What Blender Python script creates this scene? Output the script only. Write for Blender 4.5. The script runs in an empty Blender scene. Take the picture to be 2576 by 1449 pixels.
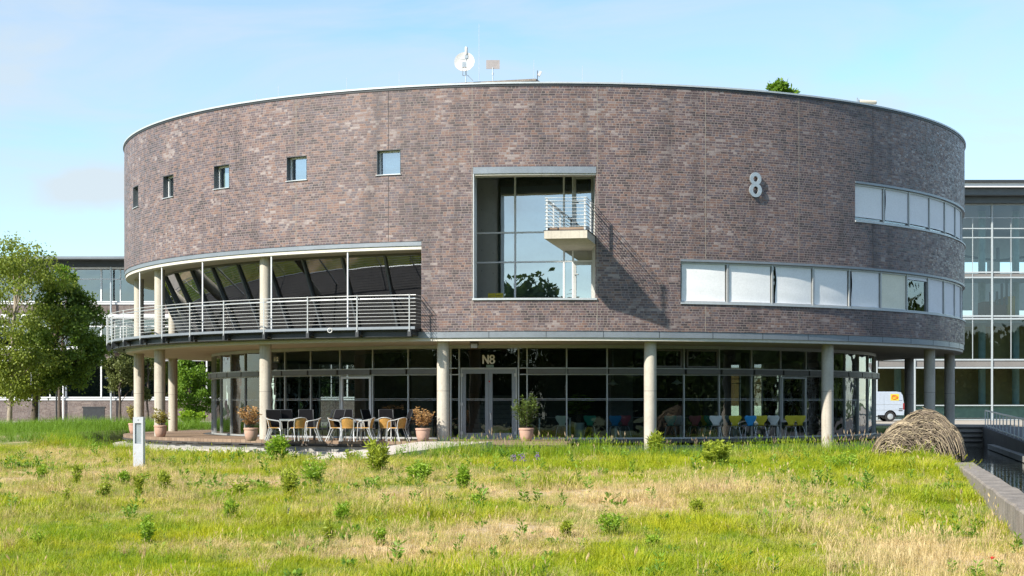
import bpy, math, random
import numpy as np
from mathutils import Vector, Matrix
S = bpy.context.scene
R_ = math.radians
rng = np.random.default_rng(7)
random.seed(7)

# ------------------------------------------------------------------ camera, sky, sun
FPX, UC, VH, EYE = 4143.0, 1288.0, 1018.0, 1.6      # the photograph measured at 2576 px width
cam_d = bpy.data.cameras.new('camera'); cam = bpy.data.objects.new('camera', cam_d)
S.collection.objects.link(cam); S.camera = cam
cam.location = (0, 0, EYE); cam.rotation_euler = (R_(90), 0, 0)
cam_d.sensor_width = 36; cam_d.lens = 36*FPX/2576; cam_d.shift_y = (VH-724.5)/2576
cam_d.clip_start = 0.1; cam_d.clip_end = 3000
SUN_AZ, SUN_EL = -50.0, 37.0                         # azimuth seen from the building, negative = left of the camera
sd = Vector((math.sin(R_(SUN_AZ))*math.cos(R_(SUN_EL)), -math.cos(R_(SUN_AZ))*math.cos(R_(SUN_EL)), math.sin(R_(SUN_EL))))
sl = bpy.data.lights.new('sun', 'SUN'); sun = bpy.data.objects.new('sun', sl); S.collection.objects.link(sun)
sl.energy = 4.3; sl.angle = R_(1.0); sl.color = (1.0, 0.93, 0.82)
sun.rotation_euler = sd.to_track_quat('Z', 'Y').to_euler(); sun.location = (-60, -40, 80)
W = bpy.data.worlds.new('World'); S.world = W; W.use_nodes = True
def sky():
    nt = W.node_tree; N = nt.nodes; L = nt.links
    bg = N['Background']
    sk = N.new('ShaderNodeTexSky'); sk.sky_type = 'NISHITA'; sk.sun_disc = False
    sk.sun_elevation = R_(SUN_EL); sk.sun_rotation = math.atan2(sd.x, sd.y) % (2*math.pi)
    sk.air_density = 1.0; sk.dust_density = 0.3; sk.ozone_density = 2.0
    tc = N.new('ShaderNodeTexCoord')
    mp = N.new('ShaderNodeMapping'); mp.inputs['Scale'].default_value = (3.0, 3.0, 11.0); mp.inputs['Rotation'].default_value = (0.1, 0.22, 0)
    nz = N.new('ShaderNodeTexNoise'); nz.inputs['Scale'].default_value = 1.6; nz.inputs['Detail'].default_value = 7; nz.inputs['Roughness'].default_value = .55; nz.inputs['Distortion'].default_value = .6
    rp = N.new('ShaderNodeValToRGB'); rp.color_ramp.elements[0].position = .34; rp.color_ramp.elements[1].position = .70
    rp.color_ramp.elements[1].color = (.85, .85, .85, 1)
    L.new(tc.outputs['Generated'], mp.inputs[0]); L.new(mp.outputs[0], nz.inputs[0]); L.new(nz.outputs[0], rp.inputs[0])
    # a small bank of cumulus low on the left
    mp2 = N.new('ShaderNodeMapping'); mp2.inputs['Scale'].default_value = (9, 9, 20); mp2.inputs['Location'].default_value = (.3, .1, 0)
    n2 = N.new('ShaderNodeTexNoise'); n2.inputs['Scale'].default_value = 2.0; n2.inputs['Detail'].default_value = 8
    L.new(tc.outputs['Generated'], mp2.inputs[0]); L.new(mp2.outputs[0], n2.inputs[0])
    dst = N.new('ShaderNodeVectorMath'); dst.operation = 'SUBTRACT'
    c = Vector((-1040/FPX, 1, (VH-468)/FPX)).normalized(); dst.inputs[1].default_value = c
    sc = N.new('ShaderNodeVectorMath'); sc.operation = 'MULTIPLY'; sc.inputs[1].default_value = (13, 1, 34)
    ln = N.new('ShaderNodeVectorMath'); ln.operation = 'LENGTH'
    L.new(tc.outputs['Generated'], dst.inputs[0]); L.new(dst.outputs[0], sc.inputs[0]); L.new(sc.outputs[0], ln.inputs[0])
    m1 = N.new('ShaderNodeMath'); m1.operation = 'SUBTRACT'; m1.inputs[0].default_value = 1.05; L.new(ln.outputs['Value'], m1.inputs[1])
    m2 = N.new('ShaderNodeMath'); m2.operation = 'ADD'; L.new(m1.outputs[0], m2.inputs[0]); L.new(n2.outputs[0], m2.inputs[1])
    mr = N.new('ShaderNodeMapRange'); mr.inputs[1].default_value = .75; mr.inputs[2].default_value = 1.35; L.new(m2.outputs[0], mr.inputs[0])
    mx = N.new('ShaderNodeMath'); mx.operation = 'MAXIMUM'; L.new(rp.outputs[0], mx.inputs[0]); L.new(mr.outputs[0], mx.inputs[1])
    fm = N.new('ShaderNodeMath'); fm.operation = 'MULTIPLY'; fm.inputs[1].default_value = SKY_CLOUD; L.new(mx.outputs[0], fm.inputs[0])
    tint = N.new('ShaderNodeMix'); tint.data_type = 'RGBA'; tint.blend_type = 'MULTIPLY'; tint.inputs[0].default_value = 1
    tint.inputs[7].default_value = SKY_TINT; L.new(sk.outputs[0], tint.inputs[6])
    mix = N.new('ShaderNodeMix'); mix.data_type = 'RGBA'; mix.inputs[7].default_value = CLOUD_COL
    L.new(fm.outputs[0], mix.inputs[0]); L.new(tint.outputs[2], mix.inputs[6]); L.new(mix.outputs[2], bg.inputs[0])
    bg.inputs[1].default_value = SKY_STR
SKY_STR = 0.130; SKY_CLOUD = 0.9; SKY_TINT = (.78, .905, .965, 1); CLOUD_COL = (3.05, 3.42, 3.66, 1)
sky()
S.view_settings.view_transform = 'Standard'; S.view_settings.look = 'None'; S.view_settings.gamma = 1
S.view_settings.use_curve_mapping = False; S.view_settings.exposure = 0.88
S.render.engine = 'CYCLES'
S.cycles.max_bounces = 7; S.cycles.transparent_max_bounces = 16; S.cycles.glossy_bounces = 3; S.cycles.diffuse_bounces = 3
S.cycles.caustics_reflective = False; S.cycles.caustics_refractive = False
S.cycles.use_denoising = True

# ------------------------------------------------------------------ drum geometry
CX, CY, RW = 1.302, 70.388, 17.4                     # centre and outer radius of the brick drum
def cyl(t, r, z):
    a = R_(t); return Vector((CX + r*math.sin(a), CY - r*math.cos(a), z))
def th(u, r):                                        # angle on a ring of radius r of a column of the photograph
    k = (u-UC)/FPX; A = k*k+1; B = -2*(k*CX+CY); c = CX*CX+CY*CY-r*r
    t = (-B-math.sqrt(max(0, B*B-4*A*c)))/(2*A)
    return math.degrees(math.atan2(k*t-CX, CY-t))
def at(u, v, Y): return Vector(((u-UC)/FPX*Y, Y, EYE+(VH-v)/FPX*Y))
def xu(u, Y): return (u-UC)/FPX*Y
def smooth(e0, e1, x):
    t = np.clip((x-e0)/(e1-e0), 0, 1); return t*t*(3-2*t)

# ------------------------------------------------------------------ mesh collector
class MB:
    def __init__(s): s.v = []; s.f = []; s.uv = []
    def face(s, pts, uvs=None):
        i = len(s.v); s.v += [tuple(p) for p in pts]; s.f.append(tuple(range(i, i+len(pts))))
        if uvs is None:
            p = [Vector(q) for q in pts]; n = (p[1]-p[0]).cross(p[2]-p[0])
            ax = max(range(3), key=lambda k: abs(n[k]))
            uvs = [((q.y, q.z), (q.x, q.z), (q.x, q.y))[ax] for q in p]
        s.uv += [tuple(q) for q in uvs]
    def grid(s, rows, uvf=None, closed=False):        # rows of points joined into shared-vertex quads
        i = len(s.v); nc = len(rows[0])
        for r in rows: s.v += [tuple(p) for p in r]
        for a in range(len(rows)-1):
            for b in range(nc if closed else nc-1):
                b2 = (b+1) % nc
                q = (i+a*nc+b, i+a*nc+b2, i+(a+1)*nc+b2, i+(a+1)*nc+b)
                s.f.append(q); s.uv += [(s.v[k][0]+s.v[k][1], s.v[k][2]) for k in q]
    def box(s, c, d, rz=0, M=None):
        x, y, z = d[0]/2, d[1]/2, d[2]/2
        if M is None: M = Matrix.Translation(Vector(c)) @ Matrix.Rotation(rz, 4, 'Z')
        else: M = Matrix.Translation(Vector(c)) @ M.to_4x4()
        P = [M @ Vector(p) for p in ((-x,-y,-z),(x,-y,-z),(x,y,-z),(-x,y,-z),(-x,-y,z),(x,-y,z),(x,y,z),(-x,y,z))]
        L = [d[0], d[1], d[2]]
        for q, (a, b) in (((0,3,2,1),(0,1)),((4,5,6,7),(0,1)),((0,1,5,4),(0,2)),((1,2,6,5),(1,2)),((2,3,7,6),(0,2)),((3,0,4,7),(1,2))):
            w, h = L[a], L[b]
            s.face([P[k] for k in q], ((0,0),(w,0),(w,h),(0,h)))
    def bx(s, x0, x1, y0, y1, z0, z1):
        P = [(x0,y0,z0),(x1,y0,z0),(x1,y1,z0),(x0,y1,z0),(x0,y0,z1),(x1,y0,z1),(x1,y1,z1),(x0,y1,z1)]
        for q in ((0,3,2,1),(4,5,6,7),(0,1,5,4),(1,2,6,5),(2,3,7,6),(3,0,4,7)): s.face([P[k] for k in q])
    def beam(s, a, b, w, h, up=(0,0,1)):              # square bar from a to b
        a = Vector(a); b = Vector(b); d = (b-a); l = d.length; d.normalize(); up = Vector(up)
        if abs(d.dot(up)) > .99: up = Vector((0, 1, 0))
        x = d.cross(up).normalized(); y = x.cross(d)
        M = Matrix((x, y, d)).transposed()
        s.box((a+b)/2, (w, h, l), M=M)
    def tube(s, pts, r, n=6, closed=False):
        pts = [Vector(p) for p in pts]; m = len(pts); rs = r if hasattr(r, '__len__') else [r]*m
        prev = None; rows = []
        for i, p in enumerate(pts):
            if closed: d = pts[(i+1) % m]-pts[i-1]
            else: d = pts[min(i+1, m-1)]-pts[max(i-1, 0)]
            d.normalize()
            if prev is None:
                up = Vector((0,0,1)) if abs(d.z) < .9 else Vector((1,0,0)); x = d.cross(up).normalized()
            else: x = (prev-d*prev.dot(d)); x = x.normalized() if x.length > 1e-6 else d.orthogonal().normalized()
            prev = x; y = d.cross(x)
            rows.append([p+(x*math.cos(2*math.pi*k/n)+y*math.sin(2*math.pi*k/n))*rs[i] for k in range(n)])
        if closed: rows.append(rows[0])
        s.grid(rows, closed=True)
        if not closed: s.face(rows[0][::-1]); s.face(rows[-1])
    def lathe(s, prof, c=(0,0,0), n=24, caps=True):
        rows = [[(c[0]+r*math.cos(2*math.pi*k/n), c[1]+r*math.sin(2*math.pi*k/n), c[2]+z) for k in range(n)] for r, z in prof]
        s.grid(rows, closed=True)
        if caps: s.face(rows[0][::-1]); s.face(rows[-1])
    def ring(s, t0, t1, r0, r1, z0, z1, step=2.0, ends=True, z0b=None, r0b=None):   # solid curved bar concentric with the drum
        n = max(1, int(math.ceil((t1-t0)/step)))
        T = [t0+(t1-t0)*k/n for k in range(n+1)]
        for a, b in zip(T[:-1], T[1:]):
            A = [cyl(a, r, z) for r, z in ((r0,z0),(r1,z0),(r1,z1),(r0,z1))]
            B = [cyl(b, r, z) for r, z in ((r0,z0),(r1,z0),(r1,z1),(r0,z1))]
            ua, ub = R_(a)*r1, R_(b)*r1
            s.face((A[1],B[1],B[2],A[2]), ((ua,z0),(ub,z0),(ub,z1),(ua,z1)))
            s.face((B[0],A[0],A[3],B[3]), ((ub,z0),(ua,z0),(ua,z1),(ub,z1)))
            s.face((A[2],B[2],B[3],A[3]), ((ua,0),(ub,0),(ub,r1-r0),(ua,r1-r0)))
            s.face((A[0],B[0],B[1],A[1]), ((ua,0),(ub,0),(ub,r1-r0),(ua,r1-r0)))
            if ends and a == T[0]: s.face((A[0],A[1],A[2],A[3]), ((0,z0),(r1-r0,z0),(r1-r0,z1),(0,z1)))
            if ends and b == T[-1]: s.face((B[1],B[0],B[3],B[2]), ((0,z0),(r1-r0,z0),(r1-r0,z1),(0,z1)))
    def sheet(s, t0, t1, r0, z0, r1, z1, step=2.0):    # single curved sheet, (r0,z0) at the bottom and (r1,z1) at the top
        n = max(1, int(math.ceil((t1-t0)/step))); T = [t0+(t1-t0)*k/n for k in range(n+1)]
        for a, b in zip(T[:-1], T[1:]):
            s.face((cyl(a,r0,z0),cyl(b,r0,z0),cyl(b,r1,z1),cyl(a,r1,z1)), ((R_(a)*r1,z0),(R_(b)*r1,z0),(R_(b)*r1,z1),(R_(a)*r1,z1)))
    def build(s, name, mat, parent=None, smooth=False, loc=None):
        m = bpy.data.meshes.new(name); m.from_pydata(s.v, [], s.f)
        l = m.uv_layers.new(name='UVMap'); l.data.foreach_set('uv', np.array(s.uv, dtype=np.float32).ravel())
        if smooth == 'auto':
            m.polygons.foreach_set('use_smooth', [True]*len(m.polygons)); m.set_sharp_from_angle(angle=R_(40))
        elif smooth: m.polygons.foreach_set('use_smooth', [True]*len(m.polygons))
        m.materials.append(mat)
        o = bpy.data.objects.new(name, m); S.collection.objects.link(o)
        if parent is not None: o.parent = parent
        if loc is not None: o.location = loc
        return o
def raw(name, verts, faces, mat, parent=None, attrs=None, smooth=False, link=True):   # numpy mesh, faces (n,k)
    m = bpy.data.meshes.new(name); faces = np.asarray(faces, dtype=np.int32); n, k = faces.shape
    m.vertices.add(len(verts)); m.vertices.foreach_set('co', np.asarray(verts, dtype=np.float32).ravel())
    m.loops.add(n*k); m.loops.foreach_set('vertex_index', faces.ravel())
    m.polygons.add(n); m.polygons.foreach_set('loop_start', np.arange(0, n*k, k, dtype=np.int32))
    m.update(calc_edges=True); m.validate()
    if smooth: m.polygons.foreach_set('use_smooth', [True]*len(m.polygons))
    for a, val in (attrs or {}).items():
        at_ = m.attributes.new(a, 'FLOAT', 'POINT'); at_.data.foreach_set('value', np.asarray(val, dtype=np.float32))
    m.materials.append(mat)
    o = bpy.data.objects.new(name, m)
    if link: S.collection.objects.link(o)
    if parent is not None: o.parent = parent
    return o
def thing(name, label, cat, loc=(0,0,0), rz=0, group=None):
    o = bpy.data.objects.new(name, None); S.collection.objects.link(o); o.empty_display_size = .2
    o.location = loc; o.rotation_euler = (0, 0, rz); tag(o, label, cat, group); return o
def tag(o, label=None, cat=None, group=None, kind=None):
    if label: o['label'] = label
    if cat: o['category'] = cat
    if group: o['group'] = group
    if kind: o['kind'] = kind
    return o
def dup(o, loc=None, rz=None, label=None, parent=None):
    c = o.copy(); S.collection.objects.link(c)
    if parent is not None: c.parent = parent
    if loc is not None: c.location = loc
    if rz is not None: c.rotation_euler = (0, 0, rz)
    if label: c['label'] = label
    for ch in list(o.children): dup(ch, parent=c)
    return c
# ------------------------------------------------------------------ materials
class NT:
    def __init__(s, name):
        s.m = bpy.data.materials.new(name); s.m.use_nodes = True; s.t = s.m.node_tree; s.N = s.t.nodes; s.L = s.t.links
        s.bsdf = s.N['Principled BSDF']; s.out = s.N['Material Output']
    def n(s, typ, **kw):
        x = s.N.new(typ)
        for k, v in kw.items(): setattr(x, k, v)
        return x
    def link(s, a, b): s.L.new(a, b)
    def math(s, op, a, b=None, c=None):
        x = s.N.new('ShaderNodeMath'); x.operation = op
        for i, q in enumerate((a, b, c)):
            if q is None: continue
            if hasattr(q, 'is_output'): s.L.new(q, x.inputs[i])
            else: x.inputs[i].default_value = q
        return x.outputs[0]
    def mix(s, f, a, b, blend='MIX'):
        x = s.N.new('ShaderNodeMix'); x.data_type = 'RGBA'; x.blend_type = blend
        for i, q in ((0, f), (6, a), (7, b)):
            if hasattr(q, 'is_output'): s.L.new(q, x.inputs[i])
            elif i == 0: x.inputs[0].default_value = q
            else: x.inputs[i].default_value = (q[0], q[1], q[2], 1)
        return x.outputs[2]
    def ramp(s, f, stops, interp='LINEAR'):
        x = s.N.new('ShaderNodeValToRGB'); x.color_ramp.interpolation = interp; e = x.color_ramp.elements
        while len(e) < len(stops): e.new(.5)
        for q, (p, c) in zip(e, stops): q.position = p; q.color = (c[0], c[1], c[2], 1)
        s.L.new(f, x.inputs[0]); return x.outputs[0]
    def noise(s, vec, scale, detail=4, rough=.55, dist=0):
        x = s.N.new('ShaderNodeTexNoise'); x.inputs['Scale'].default_value = scale; x.inputs['Detail'].default_value = detail
        x.inputs['Roughness'].default_value = rough; x.inputs['Distortion'].default_value = dist
        if vec is not None: s.L.new(vec, x.inputs[0])
        return x.outputs[0]
    def pos(s): return s.N.new('ShaderNodeNewGeometry').outputs['Position']
    def scaled(s, vec, sc):
        x = s.N.new('ShaderNodeMapping'); x.inputs['Scale'].default_value = sc; s.L.new(vec, x.inputs[0]); return x.outputs[0]
    def bump(s, h, strength=.3, dist=.02):
        x = s.N.new('ShaderNodeBump'); x.inputs['Strength'].default_value = strength; x.inputs['Distance'].default_value = dist
        s.L.new(h, x.inputs['Height']); return x.outputs[0]
    def set(s, **kw):
        for k, v in kw.items():
            i = s.bsdf.inputs[k.replace('_', ' ')]
            if hasattr(v, 'is_output'): s.L.new(v, i)
            elif hasattr(v, '__len__'): i.default_value = (*v, 1) if len(v) == 3 else v
            else: i.default_value = v
        return s.m
def rough_mat(name, col, rough=.7, var=.15, scale=3.0, metal=0.0, bump=0.0, streak=0.0, spec=.5):
    t = NT(name); p = t.pos()
    f = t.noise(p, scale, 6)
    c = t.mix(t.ramp(f, ((.3, (0,0,0)), (.7, (1,1,1)))), [q*(1-var) for q in col], [min(1, q*(1+var)) for q in col])
    if streak:
        g = t.noise(t.scaled(p, (5, 5, .35)), 1.6, 5)
        c = t.mix(t.ramp(g, ((.5, (0,0,0)), (.72, (streak,)*3))), c, [q*.45 for q in col])
    f2 = t.noise(p, scale*9, 4)
    c = t.mix(.18, c, t.ramp(f2, ((.3, [q*.6 for q in col]), (.7, [min(1, q*1.25) for q in col]))))
    kw = dict(Base_Color=c, Roughness=rough, Metallic=metal, Specular_IOR_Level=spec)
    if bump: kw['Normal'] = t.bump(f2, bump, .02)
    return t.set(**kw)
def brick_mat(name, ramp, mortar, h=.0785, L=.235, j=.0065, rough=(.32, .62), patch=1.0):
    t = NT(name)
    sx = t.n('ShaderNodeSeparateXYZ'); uv = t.n('ShaderNodeUVMap', uv_map='UVMap'); t.link(uv.outputs[0], sx.inputs[0])
    u, v = sx.outputs[0], sx.outputs[1]
    def wn(a, b):
        x = t.n('ShaderNodeTexWhiteNoise', noise_dimensions='2D'); cb = t.n('ShaderNodeCombineXYZ')
        t.link(a, cb.inputs[0]); t.link(b, cb.inputs[1]); t.link(cb.outputs[0], x.inputs['Vector']); return x.outputs
    vv = t.math('DIVIDE', v, h); row = t.math('FLOOR', vv); fv = t.math('FRACT', vv)
    r1 = t.n('ShaderNodeTexWhiteNoise', noise_dimensions='1D'); t.link(row, r1.inputs['W'])
    x = t.math('ADD', t.math('DIVIDE', u, L), t.math('MULTIPLY', r1.outputs[0], 7.31))
    c = t.math('FLOOR', x); fx = t.math('FRACT', x)
    sp = t.math('LESS_THAN', wn(c, row)[0], .42)
    half = t.math('MULTIPLY', t.math('FLOOR', t.math('MULTIPLY', fx, 2)), sp)
    k = t.math('ADD', sp, 1)
    lx = t.math('FRACT', t.math('MULTIPLY', fx, k)); wd = t.math('DIVIDE', L, k)
    dx = t.math('MULTIPLY', t.math('MINIMUM', lx, t.math('SUBTRACT', 1, lx)), wd)
    dv = t.math('MULTIPLY', t.math('MINIMUM', fv, t.math('SUBTRACT', 1, fv)), h)
    d = t.math('MINIMUM', dx, dv)
    mr = t.n('ShaderNodeMapRange', interpolation_type='SMOOTHSTEP'); mr.inputs[1].default_value = j*.7; mr.inputs[2].default_value = j*1.3; t.link(d, mr.inputs[0])
    bid = t.math('ADD', c, t.math('MULTIPLY', half, .37))
    rnd = wn(bid, t.math('ADD', row, .5)); rnd2 = wn(bid, t.math('ADD', row, 91.5))
    pat = t.noise(t.scaled(t.pos(), (1, 1, 1.6)), .55*patch, 4, .6)       # kiln batches: broad drifts of tone across the wall
    pat2 = t.noise(t.scaled(t.pos(), (1, 1, 3.2)), 1.5*patch, 3, .6)      # and smaller pallets of one firing
    f = t.math('ADD', t.math('MULTIPLY', rnd[0], .72), t.math('MULTIPLY', t.math('SUBTRACT', pat, .5), 1.2))
    f = t.math('ADD', f, t.math('MULTIPLY', t.math('SUBTRACT', pat2, .5), 1.1))
    f = t.math('ADD', f, .14)
    col = t.ramp(f, ramp)
    fine = t.noise(t.pos(), 60, 3)
    col = t.mix(.25, col, t.ramp(fine, ((.3, (.02, .015, .015)), (.7, (.28, .24, .22)))))
    mcol = t.mix(t.noise(t.pos(), 1.3, 4), [q*.75 for q in mortar], [q*1.15 for q in mortar])
    base = t.mix(mr.outputs[0], mcol, col)
    st = t.noise(t.scaled(t.pos(), (1.6, 1.6, .10)), 1.0, 5, .6)          # faint run-off streaks
    base = t.mix(t.ramp(st, ((.50, (0,0,0)), (.74, (.5,.5,.5)))), base, (.035,.03,.03))
    ro = t.math('ADD', t.math('MULTIPLY', rnd2[0], rough[1]-rough[0]), rough[0])
    ro = t.math('MAXIMUM', ro, t.math('MULTIPLY', t.math('SUBTRACT', 1, mr.outputs[0]), .9))
    hgt = t.math('ADD', mr.outputs[0], t.math('MULTIPLY', rnd2[0], .35))
    return t.set(Base_Color=base, Roughness=ro, Normal=t.bump(hgt, .5, .008), Specular_IOR_Level=.5)
def glass_mat(name, refl=.06, gain=1.0, tint=(.72, .8, .78), wave=.015, wscale=1.4, rough=0.0):
    # thin pane: a mirror share that grows at grazing angles over a tinted see-through share
    t = NT(name); t.N.remove(t.bsdf)
    g = t.n('ShaderNodeBsdfGlossy'); g.inputs['Roughness'].default_value = rough; g.inputs['Color'].default_value = (.95, .97, 1, 1)
    tr = t.n('ShaderNodeBsdfTransparent'); tr.inputs['Color'].default_value = (*tint, 1)
    lw = t.n('ShaderNodeFresnel'); lw.inputs['IOR'].default_value = 1.5
    f = t.math('ADD', t.math('MULTIPLY', lw.outputs[0], gain), refl); f = t.math('MINIMUM', f, 1.0)
    nz = t.noise(t.pos(), wscale, 2)
    b = t.bump(nz, 1.0, wave); t.link(b, g.inputs['Normal'])
    mx = t.n('ShaderNodeMixShader'); t.link(f, mx.inputs[0]); t.link(tr.outputs[0], mx.inputs[1]); t.link(g.outputs[0], mx.inputs[2])
    t.link(mx.outputs[0], t.out.inputs[0]); return t.m
def leaf_mat(name, dark, light, trans=.35, inst=False, dry=None, rough=.55, spec=.3):
    t = NT(name); t.N.remove(t.bsdf)
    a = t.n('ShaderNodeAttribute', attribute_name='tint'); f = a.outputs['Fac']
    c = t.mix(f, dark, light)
    if inst:
        oi = t.n('ShaderNodeObjectInfo')
        c = t.mix(t.math('MULTIPLY', oi.outputs['Random'], .45), c, (light[0]*1.25, light[1]*.95, light[2]))
        pn = t.noise(t.pos(), .55, 4, .6); pn2 = t.noise(t.pos(), 2.3, 3)
        c = t.mix(t.ramp(pn, ((.35, (0,0,0)), (.62, (.75,.75,.75)))), c, [dark[0]*.85, dark[1]*1.15, dark[2]])
        c = t.mix(t.ramp(pn2, ((.5, (0,0,0)), (.68, (.6,.6,.6)))), c, [light[0]*1.2, light[1]*1.02, light[2]])
        ad = t.n('ShaderNodeAttribute', attribute_name='dry', attribute_type='INSTANCER')
        r2 = t.math('FRACT', t.math('MULTIPLY', oi.outputs['Random'], 7.77))
        q = t.math('ADD', ad.outputs['Fac'], t.math('MULTIPLY', t.math('SUBTRACT', r2, .5), .55))
        q = t.math('ADD', q, t.math('MULTIPLY', t.math('SUBTRACT', f, .5), .25))
        q = t.ramp(q, ((.22, (0,0,0)), (.8, (1,1,1))))
        dc = t.mix(t.math('FRACT', t.math('MULTIPLY', oi.outputs['Random'], 13.3)), [k*.62 for k in dry], [min(1, k*1.35) for k in dry])
        c = t.mix(q, c, dc)
    d = t.n('ShaderNodeBsdfDiffuse'); tl = t.n('ShaderNodeBsdfTranslucent'); gl = t.n('ShaderNodeBsdfGlossy'); gl.inputs['Roughness'].default_value = rough
    t.link(c, d.inputs[0]); tc = t.mix(.4, c, (light[0]*1.6, light[1]*1.5, light[2]), 'MIX') if not inst else c
    t.link(tc, tl.inputs[0])
    m1 = t.n('ShaderNodeMixShader'); m1.inputs[0].default_value = trans; t.link(d.outputs[0], m1.inputs[1]); t.link(tl.outputs[0], m1.inputs[2])
    m2 = t.n('ShaderNodeMixShader'); m2.inputs[0].default_value = spec*.08; t.link(m1.outputs[0], m2.inputs[1]); t.link(gl.outputs[0], m2.inputs[2])
    t.link(m2.outputs[0], t.out.inputs[0]); return t.m
def plain(name, col, rough=.5, metal=0.0, spec=.5, var=.08): return rough_mat(name, col, rough, var, 4.0, metal, 0, 0, spec)

M = {}
M['brick'] = brick_mat('clinker_brick', ((0, (.026,.018,.024)), (.20, (.062,.036,.041)), (.38, (.115,.066,.072)), (.50, (.086,.076,.102)), (.62, (.160,.093,.089)), (.74, (.215,.112,.078)), (.86, (.20,.15,.155)), (1, (.33,.275,.265))), (.29,.245,.225), rough=(.36, .62))
M['brick2'] = brick_mat('far_brick', ((0, (.07,.05,.048)), (.4, (.12,.08,.072)), (.7, (.15,.12,.12)), (1, (.24,.19,.17))), (.30,.26,.23), patch=.5)
M['concrete'] = rough_mat('column_concrete', (.50,.46,.385), .8, .10, 1.6, bump=.15, streak=.5)
M['soffit'] = rough_mat('soffit_plaster', (.52,.465,.37), .85, .10, .8, bump=.1)
M['white_edge'] = rough_mat('painted_edge', (.60,.57,.50), .6, .06, 1.0)
M['zinc'] = rough_mat('zinc_fascia', (.25,.28,.31), .42, .10, 1.2, metal=.35)
M['zinc_light'] = rough_mat('zinc_coping', (.50,.54,.56), .45, .06, 1.0, metal=.2)
M['alu'] = rough_mat('anodised_aluminium', (.46,.47,.46), .42, .08, 2.0, metal=.35)
M['alu_dark'] = rough_mat('bronze_grey_frame', (.16,.155,.15), .45, .1, 2.0, metal=.3)
M['frame_white'] = rough_mat('pale_window_frame', (.74,.76,.77), .4, .04, 2.0)
M['door_frame'] = rough_mat('grey_door_frame', (.27,.29,.31), .4, .06, 2.0, metal=.2)
M['dark_metal'] = rough_mat('dark_steel', (.05,.055,.06), .5, .15, 3.0, metal=.4)
M['reveal'] = rough_mat('reveal_metal', (.10,.115,.125), .45, .1, 2.0, metal=.3)
M['steel'] = plain('brushed_stainless', (.62,.63,.62), .35, .35)
M['galv'] = rough_mat('galvanised_steel', (.50,.54,.56), .42, .12, 6.0, metal=.6)
M['joint'] = plain('joint_seal_pale', (.30,.27,.23), .8)
M['joint_dark'] = plain('joint_seal_dark', (.05,.045,.045), .8)
M['blind'] = rough_mat('white_blind_cloth', (.86,.87,.87), .8, .03, 2.0)
M['blind_cream'] = rough_mat('cream_blind_cloth', (.84,.82,.66), .8, .03, 2.0)
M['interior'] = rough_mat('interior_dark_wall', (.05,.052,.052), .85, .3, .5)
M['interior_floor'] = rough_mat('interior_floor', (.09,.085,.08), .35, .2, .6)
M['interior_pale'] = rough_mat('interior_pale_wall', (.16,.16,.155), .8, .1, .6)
M['niche'] = rough_mat('niche_concrete', (.50,.51,.48), .8, .12, .9, bump=.1)
M['roofing'] = rough_mat('roof_gravel', (.22,.21,.20), .9, .3, 3.0)
M['glass'] = glass_mat('pane_glass', .03, 1.3, (.66,.73,.71), .010, .8)
M['glass_wavy'] = glass_mat('wavy_glass', .05, 1.5, (.62,.69,.67), .022, .8)
M['glass_sky'] = glass_mat('coated_glass', .36, 1.4, (.62,.74,.70), .004, .5)
M['glass_loggia'] = glass_mat('leaning_glass', .12, 1.4, (.55,.58,.52), .004, .8)
M['glass_far'] = glass_mat('atrium_glass', .06, 1.1, (.74,.88,.90), .004, .3)
M['glass_win'] = glass_mat('window_glass', .16, 1.3, (.6,.66,.68), .008, .6)
M['pave'] = rough_mat('ramp_paving', (.54,.48,.43), .85, .10, 2.5, bump=.15)
M['wall_conc'] = rough_mat('weathered_concrete', (.235,.205,.175), .9, .35, 2.6, bump=1.0, streak=.8)
M['plinth'] = rough_mat('plinth_concrete', (.30,.30,.28), .85, .2, 1.2, bump=.2, streak=.5)
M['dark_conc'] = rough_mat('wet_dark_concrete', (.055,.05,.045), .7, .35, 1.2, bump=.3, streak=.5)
M['terracotta'] = rough_mat('terracotta', (.50,.32,.24), .75, .12, 5.0, bump=.1, streak=.2)
M['soil'] = rough_mat('soil', (.05,.035,.025), .95, .3, 9.0)
M['wicker'] = rough_mat('woven_tan_plastic', (.50,.27,.065), .55, .18, 30.0, bump=.5)
M['black_fabric'] = rough_mat('black_mesh_fabric', (.009,.009,.011), .9, .2, 8, spec=.15)
M['bark'] = rough_mat('bark', (.10,.08,.062), .9, .3, 5.0, bump=.6)
M['bark_pale'] = rough_mat('pale_bark', (.33,.28,.22), .9, .3, 4.0, bump=.5, streak=.4)
M['shaded_white'] = rough_mat('shaded_vehicle_white', (.40,.46,.54), .25, .03, 1.0)  # white van paint, dimmed and blued to put shade into the colour
M['rubber'] = plain('black_rubber', (.018,.018,.02), .8)
M['asphalt'] = rough_mat('asphalt', (.10,.10,.105), .9, .15, 3.0, bump=.1)
M['plaza'] = rough_mat('plaza_paving', (.40,.36,.30), .85, .12, 1.0)
M['willow'] = rough_mat('woven_willow_bark', (.20,.155,.11), .75, .3, 7.0)
M['willow_pale'] = rough_mat('woven_willow_pale', (.42,.34,.22), .7, .25, 9.0)
M['letter'] = plain('white_lettering', (.88,.86,.82), .6)
M['yellow'] = plain('yellow_sheet', (.62,.50,.03), .6)
M['white'] = plain('white_plastic', (.58,.575,.55), .45)
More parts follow.
